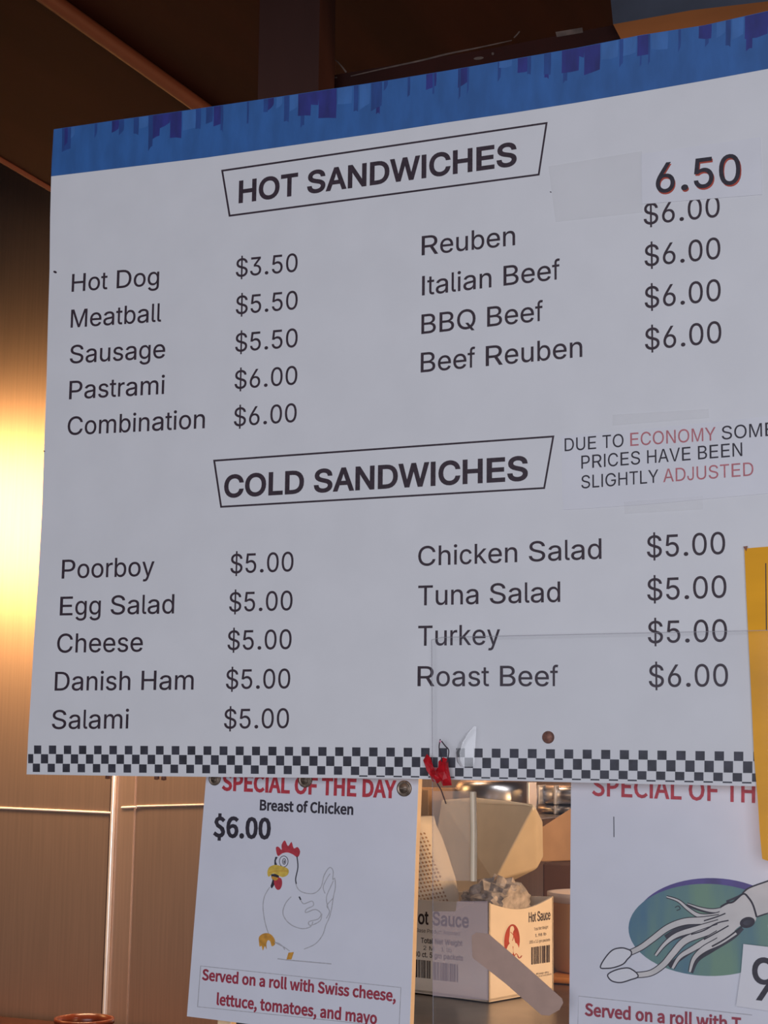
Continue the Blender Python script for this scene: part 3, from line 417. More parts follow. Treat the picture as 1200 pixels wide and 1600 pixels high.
def glyph_mesh(font, ch, bold):
    key = (font, ch, bold)
    if key in GC: return GC[key]
    k = 1/CAP[font]; sx = k
    if font == 's': sx = ADV[ch]/716.0/GLY['s'][ch][0]
    polys = [[(p[i]*sx, p[i+1]*k) for i in range(0, len(p), 2)] for p in GLY[font][ch][1:]]
    big = max(polys, key=lambda p: abs(sum(p[i][0]*p[(i+1) % len(p)][1]-p[(i+1) % len(p)][0]*p[i][1] for i in range(len(p)))))
    sg = sum(big[i][0]*big[(i+1) % len(big)][1]-big[(i+1) % len(big)][0]*big[i][1] for i in range(len(big)))
    if sg < 0: polys = [p[::-1] for p in polys]
    polys = [grow(p, bold) for p in polys]
    vs = []; es = []
    for p in polys:
        k0 = len(vs); vs += [Vector(q) for q in p]; es += [(k0+i, k0+(i+1) % len(p)) for i in range(len(p))]
    V, _, T, _, _, _ = delaunay_2d_cdt(vs, es, [], 0, 1e-5)
    F = [t for t in T if winding(sum(V[i].x for i in t)/3, sum(V[i].y for i in t)/3, polys) != 0]
    GC[key] = (V, F); return GC[key]
def text_mesh(font, body, bold=0.0):
    """flat letters with capital height 1"""
    V = []; F = []; x = 0.0
    for ch in body:
        if ch != ' ':
            v, f = glyph_mesh(font, ch, bold); k0 = len(V)
            V += [(q.x+x, q.y, 0) for q in v]; F += [[k0+i for i in t] for t in f]
        x += ADV[ch]/716.0 if font == 's' else (GLY['c'][ch][0] if ch != ' ' else 90)/CAP['c']
    return V, F
def lettering(name, body, a, b, cap, m, parent, font='s', bold=0.0, Y=0.0, lift=0.0004, up=None, plane=None):
    """a, b: where the ink starts / ends on its baseline in the photo; cap: capital height there"""
    V, F = text_mesh(font, body, bold)
    g = (lambda p: P(p[0], p[1], Y)) if plane is None else (lambda p: PP(p[0], p[1], plane[0], plane[1]))
    n = Vector((0, -1, 0)) if plane is None else plane[1]
    A, B = g(a), g(b); mid = ((a[0]+b[0])/2, (a[1]+b[1])/2)
    H = (g((mid[0], mid[1]-cap))-g(mid)).length
    x0 = min(v[0] for v in V); x1 = max(v[0] for v in V)
    ex = (B-A)/(x1-x0); u = Vector(up) if up else n.cross(ex).normalized()
    mb = MB(); vs = [A+ex*(v[0]-x0)+u*(v[1]*H)+n*(lift+v[2]*0.00004) for v in V]; fs = []
    for f in F:
        q = (vs[f[1]]-vs[f[0]]).cross(vs[f[2]]-vs[f[0]]); fs.append(f if q.dot(n) > 0 else f[::-1])
    mb.add(vs, fs); return mb.build(name, m, parent)

N = Vector((0, -1, 0)); Z = Vector((0, 0, 1))

# ------------------------------------------------------------------ the setting
BW = 1.60                                                    # back wall
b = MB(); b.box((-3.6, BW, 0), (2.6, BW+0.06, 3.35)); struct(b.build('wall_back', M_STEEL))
b = MB(); b.box((2.6, -3.0, 0), (2.66, BW+0.06, 3.35)); struct(b.build('wall_right', M_TANW))
b = MB(); b.box((-3.66, -3.0, 0), (-3.6, BW+0.06, 3.35)); struct(b.build('wall_left', M_TANW))
b = MB(); b.box((-3.66, -5.0, -0.05), (2.66, BW+0.06, 0)); struct(b.build('floor', M_FLOOR))
b = MB(); b.box((-3.66, -1.2, 3.35), (2.66, BW+0.06, 3.40)); struct(b.build('ceiling', M_WOODD))
b = MB(); b.box((-3.6, -0.68, 2.40), (2.6, -0.62, 3.35)); struct(b.build('daylight_blocker', M_TANW))   # unseen header added to keep daylight off the upper back wall
# lowered wooden soffit over the kitchen; its left edge runs back to the steel wall
SZ = 2.62
e0 = PZ(0, 248, SZ); e1 = PZ(80, 295, SZ); d = (e1-e0).normalized()
f0 = e0 - d*((e0.y+0.6)/d.y); f1 = e0 + d*((BW-0.003-e0.y)/d.y)
b = MB(); b.prism([(f0.x, f0.y, SZ), (2.58, f0.y, SZ), (2.58, f1.y, SZ), (f1.x, f1.y, SZ)], [(f0.x, f0.y, SZ+0.12), (2.58, f0.y, SZ+0.12), (2.58, f1.y, SZ+0.12), (f1.x, f1.y, SZ+0.12)])
struct(b.build('ceiling_soffit', M_WOODD))
b = MB(); b.tube([(f0.x, f0.y, SZ), (f1.x, f1.y, SZ)], 0.006, 8); struct(b.build('trim_1', M_RIDGE))
r0 = PZ(60, -14, SZ-0.012); r1 = PZ(312, 166, SZ-0.012)
b = MB(); b.tube([r0-(r1-r0)*0.15, r0, r1, r1+(r1-r0)*0.3], 0.012, 10); struct(b.build('trim_2', M_RIDGE))
# straight dark wood beam behind the board top, dusty upper edge, and the blue fascia at its right
b = MB()
by = 0.10
tp = [P(500, 121, by), P(600, 104, by), P(760, 77, by), P(975, 36, by)]
fr = [P(450, 130, by), tp[0], tp[1], tp[2], tp[3], P(975, 120, by), P(450, 220, by)]
b.slab(fr, 0.05, N)
beam = struct(b.build('trim_9', M_WOODD))
a = Art(by-0.0005)
a.stroke([(548, 119), (600, 107), (660, 94), (700, 84), (745, 75), (800, 63)], lambda t: 1.2+1.6*math.sin(3.1*t), 0, 3)
a.stroke([(512, 86), (528, 97), (541, 113)], lambda t: 0.8+2.0*t, 0, 3)  # short diagonal glint, painted in the dust colour
a.stroke([(514, 122), (527, 121)], 2.2, 0, 0)
a.stroke([(803, 59), (808, 54), (812, 49)], 2.0, 0, 0)
a.fill([(868, 50), (910, 43), (911, 51), (870, 58)], 0)
a.ellipse(748, 91, 8, 2.4, 0, -0.12, 12); a.ellipse(770, 84, 2, 2.4, 0, 0, 8)
struct(a.mb.build('trim_3', M_DUSTGLINT))
py_ = 0.035
b = MB(); b.slab([P(402, 0, py_)+Z*0.9, P(497, 0, py_)+Z*0.9, P(497, 175, py_), P(402, 190, py_)], 0.04, N)
struct(b.build('trim_8', M_WOODP))
fy = 0.075
b = MB(); b.slab([P(915, -60, fy)+Z*0.25, P(1420, -150, fy)+Z*0.25, P(1420, -44, fy), P(1200, 2, fy), P(1080, 16, fy), P(958, 38, fy)], 0.02, N)
tag(b.build('fascia_board', M_FASC), 'dark blue grey painted board above the orange brown batten at top right', 'board')
b = MB(); b.slab([P(958, 38, fy-0.008), P(1080, 16, fy-0.008), P(1200, 2, fy-0.008), P(1420, -40, fy-0.008), P(1420, 12, fy-0.008), P(1200, 52, fy-0.008), P(985, 90, fy-0.008)], 0.02, N)
tag(b.build('wood_batten', M_BATT), 'orange brown wooden batten showing above the right end of the menu board', 'batten')

# steel wall trim on the left: flat strip, bright rounded edge, dark gap, tube reflection drawn as level bead
yT = BW-0.0035
b = MB(); b.slab([P(185, 1150, yT)+Z*0.9, P(217, 1150, yT)+Z*0.9, P(196, 1600, yT)-Z*0.25, P(163, 1600, yT)-Z*0.25], 0.003, N)
t1 = b.build('trim_4', M_STRIP); struct(t1)
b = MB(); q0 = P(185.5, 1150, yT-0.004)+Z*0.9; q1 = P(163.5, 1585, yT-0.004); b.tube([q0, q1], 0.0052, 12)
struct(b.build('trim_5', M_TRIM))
b = MB(); b.slab([P(180.5, 1150, yT)+Z*0.9, P(184, 1150, yT)+Z*0.9, P(161.5, 1585, yT), P(158, 1585, yT)], 0.003, N)
struct(b.build('trim_6', M_JARI))
b = MB(); b.tube([P(-160, 1255, BW-0.003), P(0, 1262.5, BW-0.003), P(100, 1267, BW-0.003), P(180, 1270.5, BW-0.003)], 0.0028, 10)
b.tube([P(190, 1262, yT-0.002), P(213, 1261, yT-0.002)], 0.0028, 10)
b.tube([P(214, 1260, BW-0.003), P(315, 1257.5, BW-0.003), P(460, 1254, BW-0.003)], 0.0022, 10)
struct(b.build('reflection_bead', M_TRIM))  # a tube's reflection on the wall, built as thin pale rods

# ------------------------------------------------------------------ menu board
base = P(620, 1213, 0)
menu = thing('menu_board', 'large white sandwich price board with blue painted top and checkered bottom edge', 'menu board', (base.x, 0, base.z))
left = [(84, 202), (81, 250), (80, 275.5), (78.3, 340), (77.5, 420), (75, 500), (72.5, 600), (69, 700), (65.5, 800), (60, 900), (53, 1000), (48.5, 1080), (44, 1150), (41.5, 1210)]
bot = [(200, 1212.5), (400, 1214.5), (620, 1216.5), (800, 1220), (1000, 1225), (1180, 1228.5), (1275, 1231)]
top = [(1275, 2), (1200, 17), (1100, 39.5), (1000, 55), (900, 75), (800, 92.5), (700, 110), (600, 126.5), (450, 149), (300, 171), (200, 185)]
b = MB(); b.slab([P(x, y) for x, y in left+bot+top], 0.010, N)
b.build('panel', M_WHITE, menu)
bd = [(80, 275.5), (200, 261), (320, 246.5), (450, 228), (600, 206.5), (700, 191), (800, 176.5), (900, 160.5), (1000, 143.5), (1100, 126), (1200, 107.5), (1275, 94)]
a = Art(-0.0002); a.fill(bd+top+[(84, 202), (81, 250)], 0)
# painted drips: x0, x1, depth below the top edge, tone
def topy(x):
    e = sorted(top+[(84, 202)])
    for (x1, y1), (x2, y2) in zip(e, e[1:]):
        if x1 <= x <= x2: return y1+(y2-y1)*(x-x1)/(x2-x1)
    return 0
drips = [(97,111,40,1),(101,106,30,0),(111,117,18,2),(148,152,22,1),(175,186,19,0),(186,194,24,1),(209,217,30,1),(217,232,20,2),(232,239,58,1),(239,250,40,0),(250,266,22,0),(266,284,46,0),(286,306,34,2),(306,314,36,1),(322,333,28,1),(334,349,34,0),(345,349,46,1),(386,389,40,1),(412,419,24,1),(419,428,18,0),(432,441,18,2),(444,452,46,1),(453,466,26,2),(466,486,40,0),(470,476,58,1),(486,498,24,0),(498,526,50,0),(507,513,30,2),(528,550,30,2),(553,560,46,1),(562,578,40,2),(580,597,46,1),(588,594,56,0),(600,606,14,1),(637,641,34,1),(666,682,26,0),(676,679,38,1),(716,732,30,0),(717,720,52,1),(730,733,44,1),(778,783,32,1),(780,800,12,2),(809,829,26,0),(824,830,32,1),(850,861,38,1),(851,858,44,0),(878,905,40,0),(880,887,56,1),(905,913,18,0),(913,938,48,0),(915,920,30,2),(940,966,30,2),(968,974,46,1),(974,994,30,2),(996,1015,36,0),(1000,1003,54,1),(1013,1016,52,1),(1018,1044,30,2),(1060,1064,36,1),(1092,1112,24,0),(1102,1108,36,1),(1120,1134,24,2),(1134,1142,46,1),(1144,1162,34,2),(1164,1200,40,0),(1166,1176,60,0),(1200,1216,30,0),(1222,1230,44,1),(1240,1262,34,0)]
for x0, x1, dd, tone in drips:
    ja = random.uniform(-3, 3); dd *= 0.92
    a.fill([(x0, topy(x0)+0.6), (x0-0.022*dd*0, topy(x0)+dd*0.55), (x0-0.5, topy(x0)+dd+ja), ((x0+x1)/2, topy(x0)+dd*0.92), (x1-0.8, topy(x1)+dd-ja-2), (x1, topy(x1)+dd*0.5), (x1, topy(x1)+0.6)], tone+1)
    a.k = 2 + a.k % 5
a.k = 1
a.mb.build('painted_border', [M_BLUE, M_INDIGO, M_NAVY, M_LBLUE], menu)
# section headings in slanted boxes
def outline_box(name, pts, w, parent, Y, m):
    a = Art(Y-0.0002); a.stroke(pts, w, 0, 0, closed=False)
    a.mb.build(name, m, parent)
def frame(name, q, w, parent, Y, m):
    cx = sum(p[0] for p in q)/4; cy = sum(p[1] for p in q)/4
    a = Art(Y-0.0002); ins = []
    for i in range(4):
        p, pr, nx = q[i], q[i-1], q[(i+1) % 4]
        d1 = Vector((pr[0]-p[0], pr[1]-p[1])).normalized(); d2 = Vector((nx[0]-p[0], nx[1]-p[1])).normalized()
        sn = abs(d1.x*d2.y-d1.y*d2.x); ins.append((p[0]+(d1.x+d2.x)*w/sn, p[1]+(d1.y+d2.y)*w/sn))
    for i in range(4):
        j = (i+1) % 4; a.fill([q[i], q[j], ins[j], ins[i]], 0); a.k = 1
    a.mb.build(name, m, parent)
frame('heading_frame', [(345.5, 265.5), (855.7, 190.5), (843, 274), (357.5, 338.7)], 2.9, menu, 0, M_INK)
frame('heading_frame', [(333, 718.5), (866.2, 680.4), (851.5, 763.9), (344.2, 793.4)], 2.9, menu, 0, M_INK)
lettering('heading_text', 'HOT SANDWICHES', (373, 316.5), (807.5, 257.5), 33.5, M_INK, menu, bold=0.042, up=Z)
lettering('heading_text', 'COLD SANDWICHES', (350, 777), (825, 749.3), 34.5, M_INK, menu, bold=0.042, up=Z)
items = [('Hot Dog', (112, 456), (248.5, 445.4), 27.6), ('Meatball', (110.5, 512), (252, 502.4), 28.0), ('Sausage', (109, 568), (258, 559.2), 28.4),
 ('Pastrami', (108, 624), (257, 615.5), 28.6), ('Combination', (105.5, 680), (320, 669), 28.8),
 ('Poorboy', (96.5, 904), (241, 899.5), 29.4), ('Egg Salad', (93.5, 961.6), (272, 958.4), 29.4), ('Cheese', (89, 1019.8), (223, 1018), 29.6),
 ('Danish Ham', (85.5, 1079), (302.5, 1077.4), 29.6), ('Salami', (81, 1139), (201, 1138.2), 29.6),
 ('Reuben', (659, 399), (805, 383), 30.0), ('Italian Beef', (659.5, 461.7), (875, 436), 30.4), ('BBQ Beef', (658.5, 522), (848.5, 501), 30.6),
 ('Beef Reuben', (657.5, 582), (910, 557.4), 31.0), ('Chicken Salad', (653.5, 884.3), (940, 873), 31.0), ('Tuna Salad', (653.5, 946), (875.5, 940.4), 31.2),
 ('Turkey', (653.5, 1009), (781.5, 1007), 31.2), ('Roast Beef', (652.5, 1072), (872.5, 1072), 31.4)]
for t, p, q, c in items: lettering('item_text', t, p, q, c, M_INK, menu, bold=0.006, up=Z)
prices = [('$3.50', (368.5, 433), (465, 424.3), 28.4), ('$5.50', (368.5, 491.3), (465, 483), 28.6), ('$5.50', (367.5, 550), (465, 542), 28.8),
 ('$6.00', (366.5, 608), (464.5, 600.6), 28.8), ('$6.00', (365.5, 666.3), (463.5, 659.2), 29.0),
 ('$5.00', (360, 896), (458.5, 892.6), 30.2), ('$5.00', (358, 955.8), (457, 953.4), 30.2), ('$5.00', (355.5, 1015.6), (455.5, 1014), 30.4),
 ('$5.00', (353, 1076.6), (453.5, 1075.5), 30.4), ('$5.00', (350, 1138.4), (451.5, 1137.6), 30.6),
 ('$6.00', (1006, 351.5), (1125, 338.6), 33.2), ('$6.00', (1007.3, 416.5), (1126, 404), 33.2), ('$6.00', (1007.5, 482), (1126.5, 469.6), 33.6),
 ('$6.00', (1008, 547), (1127.5, 535.4), 33.8), ('$5.00', (1011, 871.3), (1133.5, 865.4), 34.2), ('$5.00', (1011.5, 938.3), (1135.5, 933.6), 34.4),
 ('$5.00', (1012.5, 1005), (1136.5, 1002.4), 34.6), ('$6.00', (1014, 1073.5), (1138, 1072.4), 34.8)]
for t, p, q, c in prices: lettering('price_text', t, p, q, c, M_INK, menu, bold=0.004, up=Z)
# three rows of checkers
a = Art(-0.0002)
rows = [(0.0, 1165.0, 1173.3), (1, 1178.6, 1188.2), (2, 1192.8, 1206.6), (3, 1206.6, 1221.9), (4, 1208.8, 1224.2)]
def colx(u, yy):                          # u in columns from the left edge
    x = 53.2+11.56*u+0.02165*u*u
    return x
def rowy(k, x):
    t = (x-60)/(1165-60); l = [1164.8, 1178.4, 1193.2, 1206.7, 1209.0][k]; r = [1174.6, 1189.6, 1208.2, 1221.8, 1224.6][k]
    bow = -2.4*4*t*(1-t)*(0.7 if k < 2 else 1)*0.9
    return l+(r-l)*t+bow*(1 if 0 < t < 1 else 0)
for u in range(-1, 92):
    for k in range(4):
        if (u+k) % 2: continue
        if k == 3 and u < 40: continue
        sh = [0, -0.9, -2.0, -2.4][k]
        x0 = colx(u, 0)+sh; x1 = colx(u+1, 0)+sh-0.4
        if u < 0: x0 = max(x0, 44 if k else 46)
        w0, w1 = rowy(k, x0), rowy(k+1, x0)
        a.fill([(x0, w0), (x1, rowy(k, x1)), (x1, rowy(k+1, x1)-0.4), (x0, w1-0.4)], 0); a.k = 1
a.mb.build('checker_strip', M_CHECK, menu)
b = MB(); c = P(857, 1152, 0); b.lathe(c, [(0.0058, 0), (0.0058, 0.0015), (0.0042, 0.0030), (0.0, 0.0034)], 20, 0, axis=N)
sc = b.build('screw', M_RUST, menu); sc['label'] = 'rusty brown screw head'
for x, y in ((168.5, 1213), (245, 1214), (256, 1215)):
    b = MB(); c = P(x, y, 0.007); b.lathe(c-Z*0.003, [(0.0, 0), (0.0028, 0.0006), (0.0024, 0.006), (0.0020, 0.009)], 10)
    b.build('screw_tip', M_RUST, menu)
for x, y, r in ((86, 425, 3.0), (69, 705, 1.6), (860.5, 300, 1.4)):
    a = Art(-0.0003); a.ellipse(x, y, r, r*0.6, 0, 0.4, 10); a.mb.build('paint_nick', M_INK, menu)

# ------------------------------------------------------------------ slips taped on the board
def sheet(name, pts, Y, th, m, parent=None):
    if m in (M_TAPE, M_PLAS, M_CLOUD):                   # films far thinner than a hair: one surface
        a = Art(Y); a.k = 0; a.fill(pts, 0); return a.mb.build(name, m, parent)
    b = MB(); b.slab([P(x, y, Y) for x, y in pts], th, N); return b.build(name, m, parent)
c = P(1095, 310, 0)
sl = thing('price_slip', 'white paper slip reading 6.50 taped over the top Reuben price', 'paper slip', (c.x, -0.001, c.z))
sheet('paper', [(1001, 241), (1188, 214), (1191, 304), (1002, 319)], -0.0006, 0.0003, M_PAPER, sl)
lettering('price_text', '6.50', (1025, 302), (1157.5, 286.3), 46, M_INKP, sl, Y=-0.0007, bold=0.012, up=Z)
lettering('red_fringe', '6.50', (1026.5, 304.5), (1159, 288.8), 46, M_LOGO, sl, Y=-0.0007, bold=0.006, up=Z, lift=0.0002)['label'] = 'red fringe showing under the dark numerals'
sheet('tape', [(857, 260), (1003, 236), (1004, 332), (868, 347)], -0.0009, 0.0001, M_TAPE, sl)
c = P(1040, 760, 0)
no = thing('price_notice', 'white notice in black and red capitals about economy and adjusted prices', 'notice', (c.x, -0.001, c.z))
sheet('paper', [(877, 682), (1000, 671), (1300, 640), (1300, 762), (1000, 789), (880, 797)], -0.0006, 0.0003, M_PAPER, no)
lettering('notice_text', 'DUE TO', (882.5, 705.2), (974.5, 698), 20.2, M_INKP, no, Y=-0.0007, up=Z)
lettering('notice_text', 'ECONOMY', (985, 697), (1118.5, 688), 20.6, M_FADED, no, Y=-0.0007, up=Z)['label'] = 'faded red word ECONOMY'
lettering('notice_text', 'SOME', (1128, 687), (1211, 680.5), 21, M_INKP, no, Y=-0.0007, up=Z)
lettering('notice_text', 'PRICES HAVE BEEN', (908.5, 732.5), (1160, 712.5), 20.8, M_INKP, no, Y=-0.0007, up=Z)
lettering('notice_text', 'SLIGHTLY', (908.5, 763.4), (1029, 754), 20.4, M_INKP, no, Y=-0.0007, up=Z)
lettering('notice_text', 'ADJUSTED', (1036.5, 753.5), (1177.5, 743), 20.8, M_FADED, no, Y=-0.0007, up=Z)['label'] = 'faded red word ADJUSTED'
sheet('tape', [(957, 648), (1107, 639), (1108, 653), (957, 665)], -0.0009, 0.0001, M_TAPE, no)
sheet('tape', [(975, 784), (1098, 775), (1098, 796), (976, 803)], -0.0009, 0.0001, M_TAPE, no)

# ------------------------------------------------------------------ yellow card at the right
yc = thing('yellow_card', 'tall golden yellow card hanging over the right end of the menu board', 'card', (P(1250, 1346, -0.003).x, -0.003, P(1250, 1346, -0.003).z))
pts = [(1163, 857), (1300, 846), (1320, 1352), (1205, 1347), (1191, 1342), (1187, 1300), (1184, 1250), (1178, 1180), (1174, 1090), (1170, 1010), (1166, 930)]
sheet('card', pts, -0.0035, 0.0012, M_YCARD, yc)
a = Art(-0.0037); a.stroke([(1196.5, 880), (1197.5, 985)], 1.6, 0, 0); a.mb.build('printed_line', M_INK, yc)
b = MB(); b.slab([P(1161, 854, -0.0045), P(1168, 853, -0.0045), P(1166, 861, -0.0045)], 0.0006, N); b.build('corner_tab', M_RUST, yc)

# ------------------------------------------------------------------ chicken sign
SY = 0.025
c = P(470, 1592, SY)
cs = thing('chicken_special_sign', 'white special sign with a cartoon hen hanging under the menu board', 'sign', (c.x, SY, c.z))
b = MB(); b.slab([P(x, y, SY) for x, y in [(324.5, 1185), (315, 1300), (302, 1460), (292, 1588), (345, 1594.5), (640, 1632), (641, 1600), (644.5, 1500), (650, 1330), (655.5, 1190)]], 0.009, N)
b.build('foam_board', M_CORE, cs)
sheet('printed_sheet', [(324.5, 1185), (315, 1300), (302, 1460), (292, 1588), (345, 1594.5), (639, 1631.7), (640.3, 1600), (643.8, 1500), (649.3, 1330), (654.8, 1190)], SY-0.0006, 0.0006, M_LAM, cs)
SL = SY-0.0007
lettering('title_text', 'SPECIAL OF THE DAY', (346.5, 1234), (619, 1246.3), 25.0, M_RED, cs, 'c', 0.055, Y=SL)
lettering('dish_text', 'Breast of Chicken', (406, 1265.4), (552, 1272.7), 15.6, M_INKP, cs, 'c', 0.05, Y=SL)
lettering('price_text', '$6.00', (333, 1306.5), (423, 1310.3), 30.5, M_INKP, cs, 'c', 0.05, Y=SL)
lettering('serving_text', 'Served on a roll with Swiss cheese,', (315.5, 1530.5), (618.5, 1564.5), 16.6, M_MAROON, cs, 'c', 0.05, Y=SL)
lettering('serving_text', 'lettuce, tomatoes, and mayo', (338.5, 1569.3), (589, 1600), 17.2, M_MAROON, cs, 'c', 0.05, Y=SL)
frame('text_frame', [(313, 1508.7), (627, 1542.6), (624, 1606), (308, 1573.5)], 1.1, cs, SL, M_GREYL)
a = Art(SL); h = lambda L: [(x/2, 1200+y/2) for x, y in L]
a.fill(h([(868,275),(862,250),(870,246),(880,256),(880,240),(890,226),(900,244),(911,231),(918,251),(930,247),(938,262),(930,279),(915,270),(898,264),(882,267)]), 1, 3)
body = [(928,276),(931,310),(924,345),(928,372),(945,388),(980,392),(1003,372),(1013,335),(1030,311),(1041,322),(1040,348),(1046,345),(1048,372),(1042,402),(1036,440),(1028,470),(1018,492),(1008,522),(985,550),(950,566),(922,573),(905,572),(888,560),(862,546),(845,528),(833,500),(825,465),(822,430),(827,400),(843,372),(860,350),(860,312),(866,276),(895,266)]
a.stroke(h(body[:20]), 1.5, 0, 5); a.stroke(h(body[21:30]), 1.5, 0, 5); a.stroke(h([(862,278),(859,296),(861,310)]), 1.8, 5, 4)
a.stroke(h([(928,276),(931,310),(924,345),(926,362)]), 1.8, 5, 4)
a.stroke(h([(910,402),(893,422),(884,450),(893,474),(915,493),(945,502),(970,496),(978,480)]), 1.5, 0, 5)
a.stroke(h([(934,402),(944,420),(952,424),(975,416),(979,430),(958,441),(956,452),(985,442),(1003,455),(994,472),(966,480),(970,492),(1000,478),(1006,455)]), 1.5, 0, 4)
a.stroke(h([(935,402),(940,412)]), 2.2, 5, 0)
a.stroke(h([(1016,392),(1010,372),(1022,345),(1032,330)]), 1.3, 0, 4); a.stroke(h([(1026,440),(1020,405),(1034,370),(1042,352)]), 1.3, 0, 4); a.stroke(h([(1020,470),(1030,448),(1022,430),(1040,408)]), 1.3, 0, 4)
a.ellipse(h([(887,292)])[0][0], 1346, 7.2, 9, 5, 0, 28); a.ellipse(443.5, 1346, 6.2, 8, 4, 0, 28)
a.ellipse(444.2, 1346, 3.0, 5, 5, 0, 20); a.ellipse(444.2, 1346, 1.9, 3.9, 4, 0, 20); a.ellipse(444.4, 1346.5, 1.0, 2.6, 6, 0, 12)
a.stroke(h([(866,278),(860,290),(864,303)]), 2.4, 5, 4)
a.fill(h([(847,332),(872,334),(868,352),(858,364),(850,376),(846,368),(852,350)]), 6, 2)
a.fill(h([(858,344),(878,344),(882,362),(876,378),(866,380),(858,366)]), 1, 3)
a.fill(h([(850,338),(870,344),(862,352),(850,346)]), 3, 2)
a.fill(h([(836,326),(842,310),(858,303),(875,305),(896,312),(903,322),(898,335),(882,341),(866,333),(852,330),(840,340)]), 2, 3)
a.stroke(h([(840,328),(860,322),(900,322)]), 0.9, 3, 4)
a.fill(h([(810,545),(810,528),(822,518),(836,516),(848,521),(858,534),(860,550),(850,557),(845,542),(838,538),(833,548),(833,566),(828,556),(822,570),(818,556),(812,558)]), 3, 3)
a.stroke(h([(858,545),(872,548),(886,560),(890,568)]), 1.4, 0, 4)
a.fill(h([(902,577),(919,575),(911,598),(896,598)]), 3, 0)
a.stroke(h([(868,596),(900,600),(1036,612)]), 1.6, 0, 0)
a.mb.build('printed_hen', [M_GREYL, M_RED, M_YEL, M_ORA, M_LAM, M_CHECK, M_INKP], cs)
for x, y, r, m in ((336, 1217, 10.5, M_BOLT), (477.5, 1218.5, 12, M_BOLT), (632, 1232, 12.2, M_BOLT)):
    c = P(x, y, SL); k = r/2591*1.66
    b = MB(); b.lathe(c, [(k, 0), (k, 0.0014), (k*0.80, 0.0022), (k*0.72, 0.0012), (k*0.62, 0.0012), (k*0.56, 0.0026), (0, 0.0030)], 24, 0, axis=N)
    b.box(c+Vector((-k*0.45, -0.0036, -k*0.08)), c+Vector((k*0.45, -0.0028, k*0.08)))
    b.build('bolt', m, cs)

# ------------------------------------------------------------------ squid sign
QY = 0.028
c = P(1060, 1640, QY)
ss = thing('squid_special_sign', 'white special sign with a squid on a green oval hanging under the menu board', 'sign', (c.x, QY, c.z))
b = MB(); b.slab([P(x, y, QY) for x, y in [(892.5, 1196), (1300, 1205), (1296, 1690), (889, 1650)]], 0.006, N); b.build('foam_board', M_LAM, ss)
QL = QY-0.0003
lettering('title_text', 'SPECIAL OF THE DAY', (925, 1242.5), (1288, 1258.5), 31, M_RED, ss, 'c', 0.03, Y=QL)
lettering('serving_text', 'Served on a roll with T', (913.5, 1586), (1158, 1610), 18.6, M_MAROON, ss, 'c', 0.05, Y=QL)
a = Art(QL); a.stroke([(902, 1640), (903.8, 1556.3), (1175, 1586)], 1.2, 0, 0); a.mb.build('text_frame', M_GREYL, ss)
a = Art(QL); a.stroke([(959, 1276), (959.3, 1308)], 1.3, 0, 0); a.mb.build('scratch', M_CHECK, ss)
a = Art(QL); g = lambda L: [(900+x/4, 1360+y/4) for x, y in L]
a.ellipse(900+855/4, 1360+345/4, 492/4, 297/4, 1, 0.03); a.ellipse(900+828/4, 1360+372/4, 500/4, 288/4, 2, 0.03)
# dark water behind the arms
for L, w in (([(560,420),(640,370),(720,345),(800,330)], 22), ([(520,500),(600,430),(700,400)], 16), ([(580,600),(660,540),(720,500),(800,455)], 22), ([(720,640),(760,560),(850,500),(980,420),(1040,360)], 16), ([(940,195),(1000,170),(1040,150)], 9)):
    a.stroke(g(L), w/2.6, 3, 5)
a.stroke(g([(690,215),(760,245),(840,262),(930,240)]), 3, 3, 4)
def arm(L, w0, w1, pale=0):
    P1 = smooth_line(g(L), 6)
    a.stroke(P1, lambda t: (w0+(w1-w0)*t)/4+2.2, 4, 0); a.stroke(P1, lambda t: max(0.6, (w0+(w1-w0)*t)/4-0.6), pale, 0)
arm([(940,240),(860,252),(780,238),(695,208)], 30, 6)
arm([(940,262),(860,284),(770,282),(700,240),(640,190),(566,164)], 34, 9)
arm([(960,290),(800,312),(680,320),(575,358),(480,428),(405,482),(325,520)], 46, 30)
arm([(960,312),(780,360),(640,400),(560,455),(497,532)], 46, 14)
arm([(970,335),(800,390),(680,440),(605,520),(545,590),(465,642),(360,655)], 48, 30)
arm([(980,350),(850,420),(730,490),(650,540),(604,612)], 50, 16)
arm([(990,375),(900,440),(800,492),(738,552),(712,634)], 60, 14)
club1 = [(345,505),(322,492),(285,484),(230,497),(182,548),(153,605),(190,612),(240,606),(295,585),(322,555),(345,530)]
club2 = [(385,648),(355,622),(318,609),(250,622),(200,650),(212,680),(240,696),(285,700),(345,682),(385,668)]
for cl in (club1, club2):
    a.fill(g(cl), 5, 4); a.stroke(smooth_line(g(cl), 4, True), 2.0, 4, 0, True)
a.fill(g([(1330,20),(1200,66),(1085,108),(1042,142),(1085,190),(1118,245),(1132,290),(1200,268),(1330,240)]), 0)
a.stroke(g([(1330,20),(1200,66),(1085,108),(1042,142)]), 2.4, 4, 4); a.stroke(g([(1132,290),(1200,268),(1330,240)]), 2.2, 4, 4)
a.fill(g([(1042,150),(1075,170),(1105,215),(1128,290),(1105,335),(1030,345),(960,405),(905,440),(880,400),(900,250),(940,215),(1000,190)]), 0, 3)
a.stroke(g([(905,228),(945,205),(985,195),(1045,146),(1080,172),(1108,218),(1130,292)]), 3.0, 4, 4)
for L in ([(935,268),(880,290),(800,315)], [(955,312),(880,330),(800,375),(720,400)], [(955,345),(880,388),(800,432)]):
    a.stroke(g(L), 2.0, 4, 4)
a.stroke(g([(1045,345),(1010,372),(960,410),(905,445),(850,475)]), 2.4, 4, 4)
